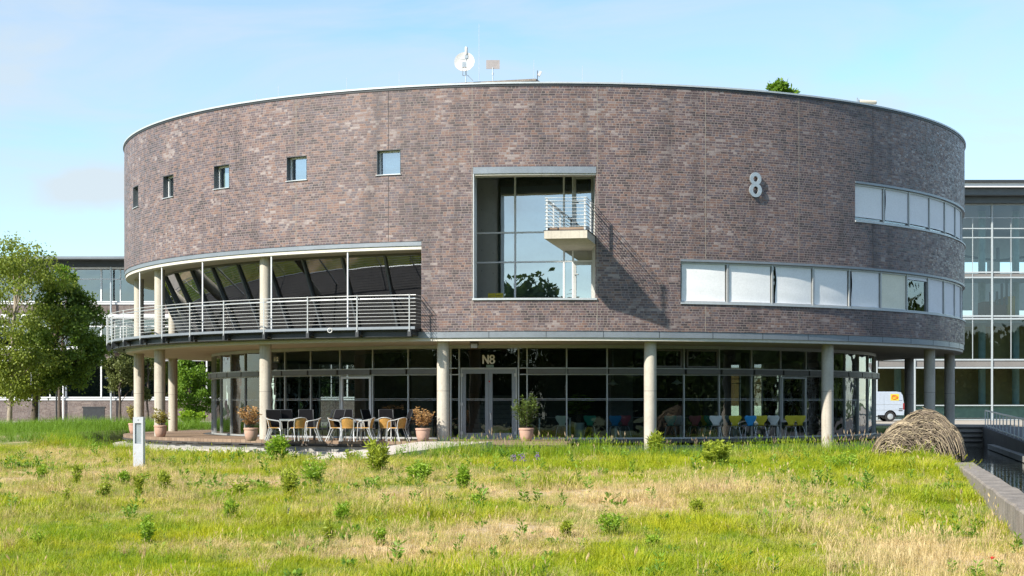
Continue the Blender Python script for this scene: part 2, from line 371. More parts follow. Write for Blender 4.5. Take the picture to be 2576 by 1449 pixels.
def column_mat():
    t = NT('cast_column_concrete'); p = t.pos(); sx = t.n('ShaderNodeSeparateXYZ'); t.link(p, sx.inputs[0]); z = sx.outputs[2]
    n1 = t.noise(p, 1.7, 6); n2 = t.noise(p, 14, 5); n3 = t.noise(t.scaled(p, (5, 5, .35)), 1.7, 5)
    c = t.mix(t.ramp(n1, ((.3, (0,0,0)), (.7, (1,1,1)))), (.44,.40,.335), (.55,.51,.43))
    c = t.mix(.2, c, t.ramp(n2, ((.3, (.28,.25,.20)), (.7, (.66,.61,.52)))))
    c = t.mix(t.ramp(n3, ((.5, (0,0,0)), (.74, (.45,.45,.45)))), c, (.22,.20,.165))
    jl = t.math('LESS_THAN', t.math('ABSOLUTE', t.math('SUBTRACT', z, 2.05)), .012)
    c = t.mix(t.math('MULTIPLY', jl, .55), c, (.16,.14,.12))
    sp = t.math('MULTIPLY', t.ramp(t.math('ADD', n2, t.math('MULTIPLY', t.math('SUBTRACT', z, .45), -.35)), ((.48, (0,0,0)), (.66, (1,1,1)))), .6)
    c = t.mix(sp, c, (.20,.165,.12))
    return t.set(Base_Color=c, Roughness=.8, Normal=t.bump(n2, .15, .02))
M['column'] = column_mat()
def boards():
    t = NT('terrace_boards'); p = t.pos(); sx = t.n('ShaderNodeSeparateXYZ'); t.link(p, sx.inputs[0])
    q = t.math('DIVIDE', sx.outputs[1], .145); k = t.math('FLOOR', q); f = t.math('FRACT', q)
    w = t.n('ShaderNodeTexWhiteNoise', noise_dimensions='1D'); t.link(k, w.inputs['W'])
    g = t.noise(t.scaled(p, (1, 12, 1)), 3.0, 5)
    c = t.mix(t.math('ADD', t.math('MULTIPLY', w.outputs[0], .5), t.math('MULTIPLY', g, .5)), (.17,.11,.07), (.34,.245,.17))
    c = t.mix(t.math('LESS_THAN', f, .06), c, (.03,.02,.015))
    return t.set(Base_Color=c, Roughness=.75, Normal=t.bump(g, .2, .01))
M['boards'] = boards()
def water():
    t = NT('water'); p = t.pos()
    n1 = t.noise(t.scaled(p, (1, .6, 1)), 2.2, 3); n2 = t.noise(p, .5, 2)
    h = t.math('ADD', n1, t.math('MULTIPLY', n2, 1.6))
    return t.set(Base_Color=(.018,.022,.014), Roughness=.04, IOR=1.333, Specular_IOR_Level=.6, Normal=t.bump(h, .22, .03))
M['water'] = water()
def lawn_mat():
    t = NT('lawn_soil'); p = t.pos()
    a = t.n('ShaderNodeAttribute', attribute_name='dry')
    n = t.noise(p, 6, 6); n2 = t.noise(p, 1.1, 5)
    g = t.mix(n, (.09,.12,.025), (.20,.24,.05)); d = t.mix(n, (.34,.25,.14), (.58,.45,.27))
    f = t.math('ADD', a.outputs['Fac'], t.math('MULTIPLY', t.math('SUBTRACT', n2, .5), .5))
    c = t.mix(t.ramp(f, ((.3, (0,0,0)), (.7, (1,1,1)))), g, d)
    return t.set(Base_Color=c, Roughness=.95, Normal=t.bump(n, .5, .05))
M['lawn'] = lawn_mat()
M['far_ground'] = rough_mat('far_meadow', (.07,.10,.03), .95, .3, .4)
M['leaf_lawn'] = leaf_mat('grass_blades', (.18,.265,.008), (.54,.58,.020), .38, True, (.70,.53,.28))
M['leaf_straw'] = leaf_mat('straw_blades', (.38,.30,.12), (.72,.58,.32), .3, False)
M['leaf_shore'] = leaf_mat('shore_grass', (.115,.25,.010), (.41,.54,.03), .40, True, (.48,.40,.14))
M['leaf_reed'] = leaf_mat('reed_blades', (.07,.17,.014), (.21,.35,.03), .35)
M['leaf_weed'] = leaf_mat('weed_leaves', (.10,.23,.014), (.33,.48,.04), .35)
M['leaf_weed_y'] = leaf_mat('yellow_green_leaves', (.16,.24,.02), (.40,.46,.05), .35)
M['leaf_tree'] = leaf_mat('tree_leaves', (.10,.15,.018), (.30,.36,.055), .45)
M['leaf_dark'] = leaf_mat('dark_tree_leaves', (.06,.11,.018), (.19,.28,.045), .38)
M['leaf_wood'] = leaf_mat('woodland_leaves', (.022,.045,.012), (.07,.12,.025), .22)
M['leaf_bright'] = leaf_mat('bright_tree_leaves', (.07,.15,.012), (.20,.34,.03), .35)
M['leaf_pine'] = leaf_mat('pine_needles', (.06,.085,.022), (.17,.20,.06), .2)
M['leaf_brown'] = leaf_mat('russet_leaves', (.22,.09,.035), (.52,.33,.14), .3)
M['leaf_olive'] = leaf_mat('olive_leaves', (.15,.13,.03), (.42,.38,.10), .3)
M['leaf_ever'] = leaf_mat('evergreen_leaves', (.03,.055,.010), (.13,.19,.03), .2)
M['seed'] = leaf_mat('grass_seed_heads', (.20,.13,.085), (.48,.37,.25), .3)
M['flower'] = plain('purple_flower', (.20,.14,.27), .8)
M['poppy'] = plain('red_petal', (.65,.03,.02), .7)
# ------------------------------------------------------------------ the round office building
B = thing('office_building', 'large round dark brick office building on concrete columns with the number 8 on its wall', 'building', (CX, CY, 0))
BI = Matrix.Translation((-CX, -CY, 0))
def part(mb, name, mat, parent=None, smooth=False):
    o = mb.build(name, mat, parent or B, smooth)
    if parent is None or parent is B: o.matrix_parent_inverse = BI
    return o
ZB, ZT = 3.97, 11.93                                  # bottom and top of the brickwork
Z_DECK, Z_SOF = 0.41, 3.66
LOG0, LOG1 = -140.0, -14.13                            # the open gallery on the left
WIN = [-64.1, -52.35, -40.93, -29.33, -17.85]
NW0, NW1 = -8.46, 4.65                                 # the deep two-storey window
P5 = 5.62
LO0 = 13.87; LO1 = LO0+14*P5; UP0 = 36.97; UP1 = UP0+10*5.57
OPEN = [(LOG0, LOG1, ZB-1, 6.92), (NW0, NW1, 4.97, 9.27), (LO0, LO1, 4.87, 6.33), (UP0, UP1, 7.87, 9.28)] + [(t-1.38, t+1.38, 9.10, 9.93) for t in WIN]
def drum_wall():
    T = set(np.round(np.arange(-180, 180.1, 1.5), 3)); Z = {ZB, ZT}
    for a, b, c, d in OPEN: T |= {a, b}; Z |= {c, d}
    T = sorted(T); Z = sorted(z for z in Z if ZB <= z <= ZT)
    T2 = [T[0]]
    keep = {x for o in OPEN for x in o[:2]}
    for t in T[1:]:
        if t-T2[-1] < .12 and t not in keep: continue
        if t-T2[-1] < .12 and T2[-1] not in keep: T2[-1] = t; continue
        T2.append(t)
    T = T2; nt, nz = len(T)-1, len(Z)-1
    solid = [[not any(a-1e-4 <= (T[i]+T[i+1])/2 <= b and c <= (Z[j]+Z[j+1])/2 <= d for a, b, c, d in OPEN) for j in range(nz)] for i in range(nt)]
    mb = MB(); r0, r1 = RW-.30, RW
    for i in range(nt):
        for j in range(nz):
            if not solid[i][j]: continue
            a, b, z0, z1 = T[i], T[i+1], Z[j], Z[j+1]
            U = lambda t: R_(t)*RW
            mb.face((cyl(a,r1,z0),cyl(b,r1,z0),cyl(b,r1,z1),cyl(a,r1,z1)), ((U(a),z0),(U(b),z0),(U(b),z1),(U(a),z1)))
            mb.face((cyl(b,r0,z0),cyl(a,r0,z0),cyl(a,r0,z1),cyl(b,r0,z1)), ((U(b),z0),(U(a),z0),(U(a),z1),(U(b),z1)))
            for di, dj in ((-1,0),(1,0),(0,-1),(0,1)):
                ii, jj = (i+di) % nt, j+dj
                if 0 <= jj < nz and solid[ii][jj]: continue
                if di:
                    t = a if di < 0 else b
                    q = (cyl(t,r0,z0),cyl(t,r1,z0),cyl(t,r1,z1),cyl(t,r0,z1))
                    mb.face(q if di < 0 else q[::-1], [(k, z) for k, z in ((0,z0),(.3,z0),(.3,z1),(0,z1))][::1 if di < 0 else -1])
                else:
                    z = z0 if dj < 0 else z1
                    q = (cyl(a,r1,z),cyl(a,r0,z),cyl(b,r0,z),cyl(b,r1,z))
                    mb.face(q if dj < 0 else q[::-1], [(k, w) for k, w in ((U(a),0),(U(a),.3),(U(b),.3),(U(b),0))][::1 if dj < 0 else -1])
    return mb
part(drum_wall(), 'brick_wall', M['brick'])
mb = MB(); mb.ring(-180, 180, RW-.42, RW+.05, ZT+.003, ZT+.058, 1.5, ends=False); part(mb, 'roof_coping', M['zinc_light'])
mb = MB(); mb.ring(-180, 180, RW-.015, RW+.022, ZT-.07, ZT-.004, 1.5, ends=False); part(mb, 'coping_drip_edge', M['dark_metal'])
mb = MB(); mb.ring(-180, 180, .01, RW-.31, 11.50, 11.68, 6, ends=False); part(mb, 'roof', M['roofing'])
mb = MB(); mb.ring(-180, 180, RW-.40, RW-.02, 3.765, ZB-.003, 1.5, ends=False); part(mb, 'fascia', M['zinc'])
mb = MB(); mb.ring(-180, 180, RW-.42, RW-.07, 3.665, 3.762, 1.5, ends=False); part(mb, 'fascia_edge', M['white_edge'])
for t in np.arange(-80, 82, 6.1): mb = MB(); mb.ring(t, t+.05, RW-.05, RW-.016, 3.768, ZB-.006, 1); part(mb, 'fascia_seam', M['dark_metal'])
mb = MB(); mb.ring(-180, 180, .01, RW-.425, Z_SOF, 3.72, 3, ends=False); part(mb, 'soffit', M['soffit'])
mb = MB(); mb.ring(-180, 180, .01, RW-.43, 3.725, 4.06, 4, ends=False); part(mb, 'floor_slab', M['interior_floor'])
mb = MB(); mb.ring(9, 219, 8.0, RW-.31, 6.95, 7.4, 4); part(mb, 'floor_slab', M['interior_pale'])
mb = MB(); mb.ring(LOG0, LOG1+.6, 8.0, RW-.43, 6.66, 7.4, 3); part(mb, 'gallery_ceiling', M['soffit'])
mb = MB(); mb.ring(LOG0, LOG1, RW-.40, RW-.02, 6.775, 6.917, 1.5); part(mb, 'gallery_fascia', M['zinc'])
mb = MB(); mb.ring(LOG0, LOG1-.02, RW-.42, RW-.06, 6.655, 6.772, 1.5); part(mb, 'gallery_fascia_edge', M['white_edge'])
mb = MB(); mb.ring(LOG1+.02, LOG1+1.0, 12.0, RW-.31, 4.065, 6.65, 1); part(mb, 'gallery_end_wall', M['brick'])
mb = MB(); mb.ring(LOG0-1.0, LOG0-.02, 12.0, RW-.31, 4.065, 6.65, 1); part(mb, 'gallery_end_wall', M['brick'])
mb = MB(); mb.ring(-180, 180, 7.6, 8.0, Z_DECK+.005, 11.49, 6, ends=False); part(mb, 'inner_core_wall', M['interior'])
mb = MB(); mb.ring(-180, 180, .01, 14.25, .29, Z_DECK, 4, ends=False); part(mb, 'ground_floor_slab', M['interior_floor'])
mb = MB(); mb.ring(-180, 180, 13.0, 14.05, -1.3, .20, 3, ends=False); part(mb, 'plinth', M['plinth'])
mb = MB(); mb.ring(-180, 180, 12.6, 13.6, .205, .285, 4, ends=False); part(mb, 'shadow_gap', M['dark_metal'])
# interior partitions that are glimpsed through the ground floor glass
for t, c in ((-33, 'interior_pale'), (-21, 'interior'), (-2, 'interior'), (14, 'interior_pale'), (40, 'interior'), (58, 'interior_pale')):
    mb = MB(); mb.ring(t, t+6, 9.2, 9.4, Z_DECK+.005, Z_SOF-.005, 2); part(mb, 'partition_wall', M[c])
# expansion joints in the brickwork
def joint(t, mat, w=.017):
    z = ZB+.01; segs = []; blk = sorted((c, d) for a, b, c, d in OPEN if a-.06 < t < b+.06)
    for c, d in blk:
        if c > z+.02: segs.append((z, c-.02))
        z = max(z, d+.02)
    if z < ZT-.08: segs.append((z, ZT-.08))
    dt = math.degrees(w/RW)/2
    for z0, z1 in segs: mb = MB(); mb.ring(t-dt, t+dt, RW-.02, RW+.003, z0, z1, 1); part(mb, 'expansion_joint', mat)
for t, m in ((-64.6,'joint_dark'), (-52.7,'joint'), (-41.0,'joint_dark'), (-29.4,'joint'), (-17.88,'joint_dark'), (-8.56,'joint'), (4.75,'joint'), (16.74,'joint'), (28.49,'joint'), (40.1,'joint_dark'), (52,'joint')):
    joint(t, M[m])
# columns
COLS = [-128, -101.5, -77, -59.9, -35.6, -12.2, 11.04, 34.5, 58.2, 77, 101.5, 128, 153, 178]
RC = 16.82
for t in COLS:
    c = cyl(t, RC, 0); mb = MB(); z0 = Z_DECK-.01 if -135 < t < 1 else -1.3
    mb.lathe([(.205, z0), (.205, Z_SOF+.02)], c, 28); part(mb, 'column', M['column'], smooth='auto')
for t in COLS[:5]:
    c = cyl(t, RC, 0); mb = MB(); mb.lathe([(.195, 4.06), (.195, 6.665)], c, 28); part(mb, 'gallery_column', M['concrete'], smooth='auto')
# ---- small square windows
def loc(t, r, z): return Matrix.Translation(cyl(t, r, z)) @ Matrix.Rotation(R_(t), 4, 'Z')   # x along the wall, y inward
for t in WIN:
    Ml = loc(t, RW, 9.515); hw, hh = .412, .408
    def lb(mb, x, y, z, dx, dy, dz):
        A = Ml @ Matrix.Translation((x, y, z)); mb.box(A.to_translation(), (dx, dy, dz), M=A.to_3x3())
    mb = MB(); mo = .235
    for s in (-1, 1): lb(mb, s*(hw-.03), mo, 0, .05, .06, 2*hh-.01); lb(mb, 0, mo, s*(hh-.035), 2*hw-.112, .06, .05)
    w = part(mb, 'window', M['frame_white'])
    mb = MB()
    for s in (-1, 1): lb(mb, s*(hw-.002), .10, 0, .012, .205, 2*hh-.03)
    lb(mb, 0, .10, hh-.004, 2*hw, .205, .012); part(mb, 'reveal_lining', M['reveal'], w)
    mb = MB(); q = [Ml @ Vector(p) for p in ((-hw+.055,.245,-hh+.06),(hw-.055,.245,-hh+.06),(hw-.055,.245,hh-.06),(-hw+.055,.245,hh-.06))]; mb.face(q); part(mb, 'pane', M['glass_sky'], w)
    mb = MB(); lb(mb, .08, .30, -.02, 2*hw-.22, .01, 2*hh-.12); part(mb, 'blind', M['blind'], w)
    mb = MB(); lb(mb, 0, .085, -hh+.004, 2*hw+.06, .25, .022); part(mb, 'sill', M['zinc_light'], w)
# ---- ribbon windows with white blinds
def ribbon(t0, n, p, z0, z1, sp):
    mb = MB(); t1 = t0+n*p
    for i in range(n+1): mb.ring(t0+i*p-.1*(i > 0), t0+i*p+.1*(i < n), RW-.24, RW-.075, z0+.05, z1-.075, 1)
    mb.ring(t0, t1, RW-.24, RW-.085, z0+.052, z0+.11, 1.5); mb.ring(t0, t1, RW-.24, RW-.085, z1-.14, z1-.076, 1.5)
    f = part(mb, 'ribbon_window', M['alu'])
    mb = MB(); mb.ring(t0+.01, t1-.01, RW-.28, RW+.012, z1-.075, z1-.002, 1.5); part(mb, 'lintel', M['zinc'], f)
    mb = MB(); mb.ring(t0+.01, t1-.01, RW-.28, RW+.04, z0+.003, z0+.05, 1.5); part(mb, 'sill', M['zinc_light'], f)
    for i in range(n):
        a, b = t0+i*p+.12, t0+(i+1)*p-.12; zb, mat, skew = sp(i)
        mb = MB(); mb.face((cyl(a,RW-.16,z0+.11),cyl(b,RW-.16,z0+.11),cyl(b,RW-.16,z1-.14),cyl(a,RW-.16,z1-.14))); part(mb, 'pane', M['glass'] if zb > 6 and n == 14 else M['glass_win'], f)
        rows = []; nr, nc = 10, 8; r = random.Random(i*31+n); ph = r.random()*6; am = r.uniform(.004, .016)
        ap, bp = a+.10+(.22 if skew else .05*r.random()), b-.06-.10*r.random()
        for k in range(nr+1):
            z = zb+(z1-.082-zb)*k/nr; row = []
            for c in range(nc+1):
                q = c/nc; env = math.sin(math.pi*q)*(1-k/nr*.7)
                bow = am*env*(1+math.sin(5*k/nr*3+ph+q*4)*.6)
                edge = (.16 if skew else .02)*(1-q)*math.sin(math.pi*min(1, (1-k/nr)*1.3))
                row.append(cyl(ap+edge+(bp-ap-edge)*q, RW-.125+bow-(RW-.125)*(1-math.cos(R_((bp-ap)/2)))*(1-(2*q-1)**2)*.0, z))
            rows.append(row)
        mb = MB(); mb.grid(rows)
        o = part(mb, 'blind', M[mat], f, smooth=True)
        if mat == 'blind_cream': o['label'] = 'cream coloured window blind'
        mb = MB(); mb.ring(ap, bp, RW-.145, RW-.105, zb-.025, zb+.002, 2); part(mb, 'blind_rail', M['frame_white'], f)
    return f
ribbon(LO0, 14, P5, 4.87, 6.33, lambda i: (6.10 if i == 6 else 4.99, 'blind_cream' if i == 5 else 'blind', i in (2, 4)))['label'] = 'long lower ribbon window with closed blinds'
ribbon(UP0, 10, 5.57, 7.87, 9.28, lambda i: (8.09, 'blind', i == 1))['label'] = 'shorter upper ribbon window with nearly closed blinds'
# ---- deep two-storey window with balcony
e1 = Vector((.985, -.1736, 0)).normalized(); e2 = Vector((.1736, .985, 0)).normalized()
GP = Vector((1.71, 55.44, 0))                          # foot of the balcony's left edge on the glass
xl, xr = -1.27, 2.74
def gp(x, z, off=0.0):                                 # point of the glass plane above world x
    s = (x-GP.x)/e1.x; p = GP+e1*s+e2*off; return Vector((p.x, p.y, z))
mb = MB()
PL, PR = cyl(NW0, RW-.31, 0), cyl(NW1, RW-.31, 0)
mb.bx(xl-.35, xl+.0, PL.y+.03, 58.6, 4.90, 9.60); mb.bx(PR.x+.005, PR.x+.35, PR.y+.03, 58.6, 4.90, 9.60)
mb.bx(xl-.35, PR.x+.35, 53.56, 58.9, 9.601, 9.9); mb.bx(xl-.35, PR.x+.35, 53.56, 58.9, 4.6, 4.899)
mb.bx(xl+.002, PR.x, 58.6, 58.9, 4.9, 9.6); NI = part(mb, 'window_niche', M['niche'])
hol = MB()
for z in (5.5, 6.2, 6.9, 7.6, 8.3, 9.0):
    for y in (54.2, 55.3): hol.box((xl+.004, y, z), (.008, .05, .05))
part(hol, 'tie_hole', M['dark_metal'], NI)
mb = MB(); mb.ring(NW0+.01, NW1-.01, RW-.55, RW+.01, 9.055, 9.265, 1.5); part(mb, 'niche_lintel', M['zinc'], NI)
mb = MB(); mb.ring(NW0+.01, NW1-.01, RW-.5, RW-.03, 9.0, 9.052, 1.5); part(mb, 'niche_lintel_edge', M['white_edge'], NI)
mb = MB(); mb.ring(NW0-.06, NW1+.06, RW-.31, RW+.05, 4.972, 5.035, 1.5); part(mb, 'niche_sill', M['zinc_light'], NI)
mb = MB(); mb.ring(NW0+.01, NW0+.10, RW-.55, RW+.008, 5.036, 9.05, 1); part(mb, 'niche_jamb', M['zinc_light'], NI)
mb = MB()
VX = [-1.24, xu(1296, 55.95), xu(1418.6, 55.5), xu(1441.5, 55.4), 2.72]; ZH = [5.0, 6.42, 7.42, 9.33, 9.58]
for x in VX: mb.beam(gp(x, 5.0), gp(x, 9.58), .055, .11, up=e2)
for z in ZH:
    for a, b in zip(VX[:-1], VX[1:]): mb.beam(gp(a+.03, z), gp(b-.03, z), .11, .05)
AW = part(mb, 'atrium_window', M['frame_white'])
for a, b in zip(VX[:-2], VX[1:-1]):
    for c, d in zip(ZH[:-1], ZH[1:]):
        mb = MB(); mb.face((gp(a+.03,c+.03),gp(b-.03,c+.03),gp(b-.03,d-.03),gp(a+.03,d-.03))); part(mb, 'pane', M['glass_sky'], AW)
mb = MB(); mb.face((gp(VX[3]+.03,6.45),gp(2.70,6.45),gp(2.70,7.4),gp(VX[3]+.03,7.4))); part(mb, 'pane', M['glass_sky'], AW)
for z0, z1 in ((5.03, 6.39), (7.45, 9.28)):
    mb = MB(); a, b = VX[3]+.06, 2.71
    for x in (a, b): mb.beam(gp(x, z0, -.02), gp(x, z1, -.02), .10, .08, up=e2)
    for z in (z0+.06, z1-.05): mb.beam(gp(a+.05, z, -.02), gp(b-.05, z, -.02), .08, .10)
    D = part(mb, 'balcony_door', M['alu'])
    mb = MB(); mb.face((gp(a+.05,z0+.1,-.01),gp(b-.05,z0+.1,-.01),gp(b-.05,z1-.1,-.01),gp(a+.05,z1-.1,-.01))); part(mb, 'pane', M['glass_sky'], D)
    mb = MB(); mb.beam(gp(a, z0+.95, -.12), gp(a+.12, z0+.95, -.12), .025, .025); mb.beam(gp(a, z0+.95, -.06), gp(a, z0+.95, -.12), .03, .03); part(mb, 'handle', M['steel'], D)
for x in (xu(1237, 55.8), xu(1256.5, 55.8)):            # two yellow sheets taped inside the pane
    mb = MB(); g = gp(x, 5.28, -.012); mb.box(g, (.255, .004, .20), M=Matrix((e1, e2, Vector((0,0,1)))).transposed()); part(mb, 'notice_sheet', M['yellow'], AW)
    mb = MB(); g = gp(x, 5.29, -.016); mb.box(g, (.16, .003, .012), M=Matrix((e1, e2, Vector((0,0,1)))).transposed()); part(mb, 'notice_text', M['dark_metal'], AW)
# balcony
F = Vector((1.0, 51.3, 0)); bw, bd = 1.35, 4.18; zs0, zs1 = 6.77, 7.01
MA = Matrix((e1, e2, Vector((0,0,1)))).transposed()
def bpnt(x, y, z): return F+e1*x+e2*y+Vector((0, 0, z))
mb = MB(); mb.box(bpnt(bw/2, bd/2, (zs0+zs1)/2), (bw, bd, zs1-zs0), M=MA); BA = part(mb, 'balcony', M['concrete'])
mb = MB(); mb.box(bpnt(bw/2, bd/2, zs1+.012), (bw+.05, bd, .02), M=MA); part(mb, 'balcony_flashing', M['dark_metal'], BA)
mb = MB(); mb.box(bpnt(bw/2, .16, zs1+.07), (bw-.2, .1, .09), M=MA); part(mb, 'flower_box', M['boards'], BA)
mb = MB()
for x, y in ((.08, .07), (bw-.08, .07), (bw-.08, 1.45), (.08, 1.45), (bw-.08, 2.9), (.08, 2.9)):
    mb.box(bpnt(x, y, zs1+.53), (.05, .05, 1.02), M=MA)
for k in range(8):
    z = zs1+.14+k*.115
    mb.tube([bpnt(.03, 3.9, z), bpnt(.03, .02, z), bpnt(bw-.03, .02, z), bpnt(bw-.03, 3.9, z)], .011, 6)
mb.tube([bpnt(.12, 3.9, zs1+.92), bpnt(.12, .13, zs1+.92), bpnt(bw-.12, .13, zs1+.92), bpnt(bw-.12, 3.9, zs1+.92)], .02, 8)
mb.tube([bpnt(.03, 3.9, zs1+1.03), bpnt(.03, .02, zs1+1.03), bpnt(bw-.03, .02, zs1+1.03), bpnt(bw-.03, 3.9, zs1+1.03)], .013, 6)
part(mb, 'balcony_railing', M['steel'], BA)
# ---- open gallery on the left: walkway, railing, leaning glazing
RB = 18.08
mb = MB(); mb.ring(LOG0, LOG1-.03, 12.0, RB-.05, 4.065, 4.10, 1.5); part(mb, 'gallery_floor', M['asphalt'])
mb = MB(); mb.ring(LOG0, LOG1-.03, RB-.05, RB, 4.03, 4.115, 1.5); part(mb, 'gallery_edge_channel', M['zinc'])
mb = MB(); mb.ring(LOG0, LOG1-.10, RW+.02, RB-.06, 4.0, 4.062, 1.5); part(mb, 'gallery_underside', M['dark_metal'])
posts = [th(u, RB) for u in (1029.7, 898.3, 774, 664, 563, 478, 408, 353, 311)]
d = posts[-2]-posts[-1]
while posts[-1] > LOG0+7: posts.append(posts[-1]-6.5)
for t in posts:
    mb = MB(); mb.beam(cyl(t, RW+.0, 3.90), cyl(t, RB-.10, 3.95), .16, .16); mb.ring(t-.18, t+.18, RB-.1, RB+.02, 3.80, 4.0, 1); part(mb, 'gallery_bracket', M['dark_metal'])
mb = MB()
for a, b in zip(posts[1:], posts[:-1]): mb.ring(a+.25, b-.25, RW+.05, RB-.25, 3.80, 3.995, 1.5)
part(mb, 'gallery_beam', M['dark_metal'])
RL = MB()
for k in range(8):
    z = 4.22+k*.112
    pts = [cyl(t, RB, z) for t in np.arange(LOG0, LOG1, 1.5)]+[cyl(LOG1+.05, RB, z), cyl(LOG1+.05, RW+.02, z)]
    RL.tube(pts, .008, 5)
RL.tube([cyl(t, RB, 5.125) for t in np.arange(LOG0, LOG1, 1.5)]+[cyl(LOG1+.05, RB, 5.125), cyl(LOG1+.05, RW+.02, 5.125)], .013, 6)
RLo = part(RL, 'gallery_railing', M['steel'], smooth='auto')
mb = MB(); mb.tube([cyl(t, RB-.09, 5.03) for t in np.arange(LOG0, LOG1, 1.5)]+[cyl(LOG1-.12, RB-.09, 5.03), cyl(LOG1-.12, RW+.02, 5.03)], .016, 8); part(mb, 'handrail', M['galv'], RLo, smooth='auto')
for t in posts:
    mb = MB(); mb.beam(cyl(t, RB+.012, 3.95), cyl(t, RB+.012, 5.15), .036, .022); mb.beam(cyl(t, RB, 5.03), cyl(t, RB-.09, 5.03), .02, .02); part(mb, 'railing_post', M['steel'], RLo)
g0r, g1r = 14.95, 16.1                                 # the glass leans outward
bays = [LOG1-.3-5.8*k for k in range(22)]
mb = MB(); mb.ring(bays[-1], bays[0], g1r-.06, g1r+.05, 6.58, 6.655, 2); GG = part(mb, 'gallery_glazing', M['alu_dark'])
mb = MB(); mb.ring(bays[-1], bays[0], g0r-.06, g0r-.0, 4.11, 4.20, 2); part(mb, 'base_rail', M['alu_dark'], GG)
for b, a in zip(bays[:-1], bays[1:]):
    mb = MB(); mb.face((cyl(a,g0r,4.2),cyl(b,g0r,4.2),cyl(b,g1r,6.6),cyl(a,g1r,6.6))); part(mb, 'pane', M['glass_loggia'], GG)
for t in bays:
    mb = MB(); mb.beam(cyl(t, g0r+.02, 4.10), cyl(t, g1r+.02, 6.62), .14, .07, up=(math.cos(R_(t)), math.sin(R_(t)), 0)); part(mb, 'leaning_strut', M['dark_metal'] if False else M['reveal'], GG)
for u in (875, 683, 510, 407.5, 352):
    t = th(u, RW-.12); mb = MB(); mb.lathe([(.028, 4.10), (.028, 6.66)], cyl(t, RW-.12, 0), 10); part(mb, 'gallery_tension_rod', M['frame_white'], smooth='auto')
mb = MB(); mb.ring(LOG0+2, LOG1-1, 11.6, 11.9, 4.11, 6.64, 3); part(mb, 'gallery_back_wall', rough_mat('gallery_inner_wall', (.15,.115,.10), .85, .25, .7))
# ---- ground floor curtain wall
RG = 13.87; D0, D1 = -12.98, -4.44
grid = [-43.8+5.77*k for k in range(-24, 39)]
mull = sorted([t for t in grid if not (-15.5 < t < -2.5) and t < 178]+[-14.21, D0, D1, -3.24])
mb = MB()
for t in mull:
    dt = math.degrees(.045/RG)/2
    mb.ring(t-dt, t+dt, RG-.05, RG+.055, Z_DECK+.002, 3.56, 1)
mb.ring(-180, D0-.1, RG-.045, RG+.05, Z_DECK+.003, .47, 2); mb.ring(D1+.1, 180, RG-.045, RG+.05, Z_DECK+.003, .47, 2)
mb.ring(-180, 180, RG-.045, RG+.05, 3.54, Z_SOF-.003, 2)
CW = part(mb, 'curtain_wall', M['alu'])
mb = MB(); mb.ring(-180, D0-.15, RG-.04, RG+.06, 2.62, 2.655, 2); mb.ring(D1+.15, 180, RG-.04, RG+.06, 2.62, 2.655, 2); mb.ring(-180, D0-.15, RG-.04, RG+.20, 2.835, 2.87, 2); mb.ring(D1+.15, 180, RG-.04, RG+.20, 2.835, 2.87, 2); part(mb, 'transom', M['alu'], CW)
for a, b in zip(mull[:-1], mull[1:]):
    if a == D0: continue
    c = (a+b)/2; mat = M['glass_wavy'] if c > 18 else M['glass']; dt = .10
    if abs(c) < 101:
        for z0, z1 in ((.47, 2.62), (2.87, 3.54)):
            mb = MB(); mb.face((cyl(a+dt,RG,z0),cyl(b-dt,RG,z0),cyl(b-dt,RG,z1),cyl(a+dt,RG,z1))); part(mb, 'pane', mat, CW)
        if b-a > 2:
            mb = MB(); mb.ring(a+.18, b-.18, RG+.055, RG+.19, 2.66, 2.832, 2); part(mb, 'sunshade_box', M['alu_dark'], CW)
    else:
        mb = MB(); mb.face((cyl(a+dt,RG,.47),cyl(b-dt,RG,.47),cyl(b-dt,RG,3.54),cyl(a+dt,RG,3.54))); part(mb, 'rear_pane', M['glass'], CW)
mb = MB()
for z in (1.755, 1.80): mb.ring(-98, D0-.1, RG+.004, RG+.008, z, z+.010, 2); mb.ring(D1+.1, 98, RG+.004, RG+.008, z, z+.010, 2)
part(mb, 'safety_stripe', M['frame_white'], CW)
def sash(t0, t1, z0, z1, w, mat):
    mb = MB(); dt = math.degrees(w/RG)
    mb.ring(t0, t0+dt, RG+.01, RG+.075, z0, z1, 1); mb.ring(t1-dt, t1, RG+.01, RG+.075, z0, z1, 1)
    mb.ring(t0+dt, t1-dt, RG+.01, RG+.073, z0, z0+w, 1); mb.ring(t0+dt, t1-dt, RG+.01, RG+.073, z1-w, z1, 1); part(mb, 'opening_sash', mat, CW)
sash(grid[26]+.2, grid[27]-.2, .95, 2.60, .07, M['frame_white']) if False else None
sash(-32.05, -26.7, .97, 2.60, .08, M['frame_white']); sash(37.1, 42.6, .97, 2.60, .06, M['alu'])
for t in (13.95, 19.8): sash(t+.25, t+5.4, 2.89, 3.52, .06, M['alu_dark'])
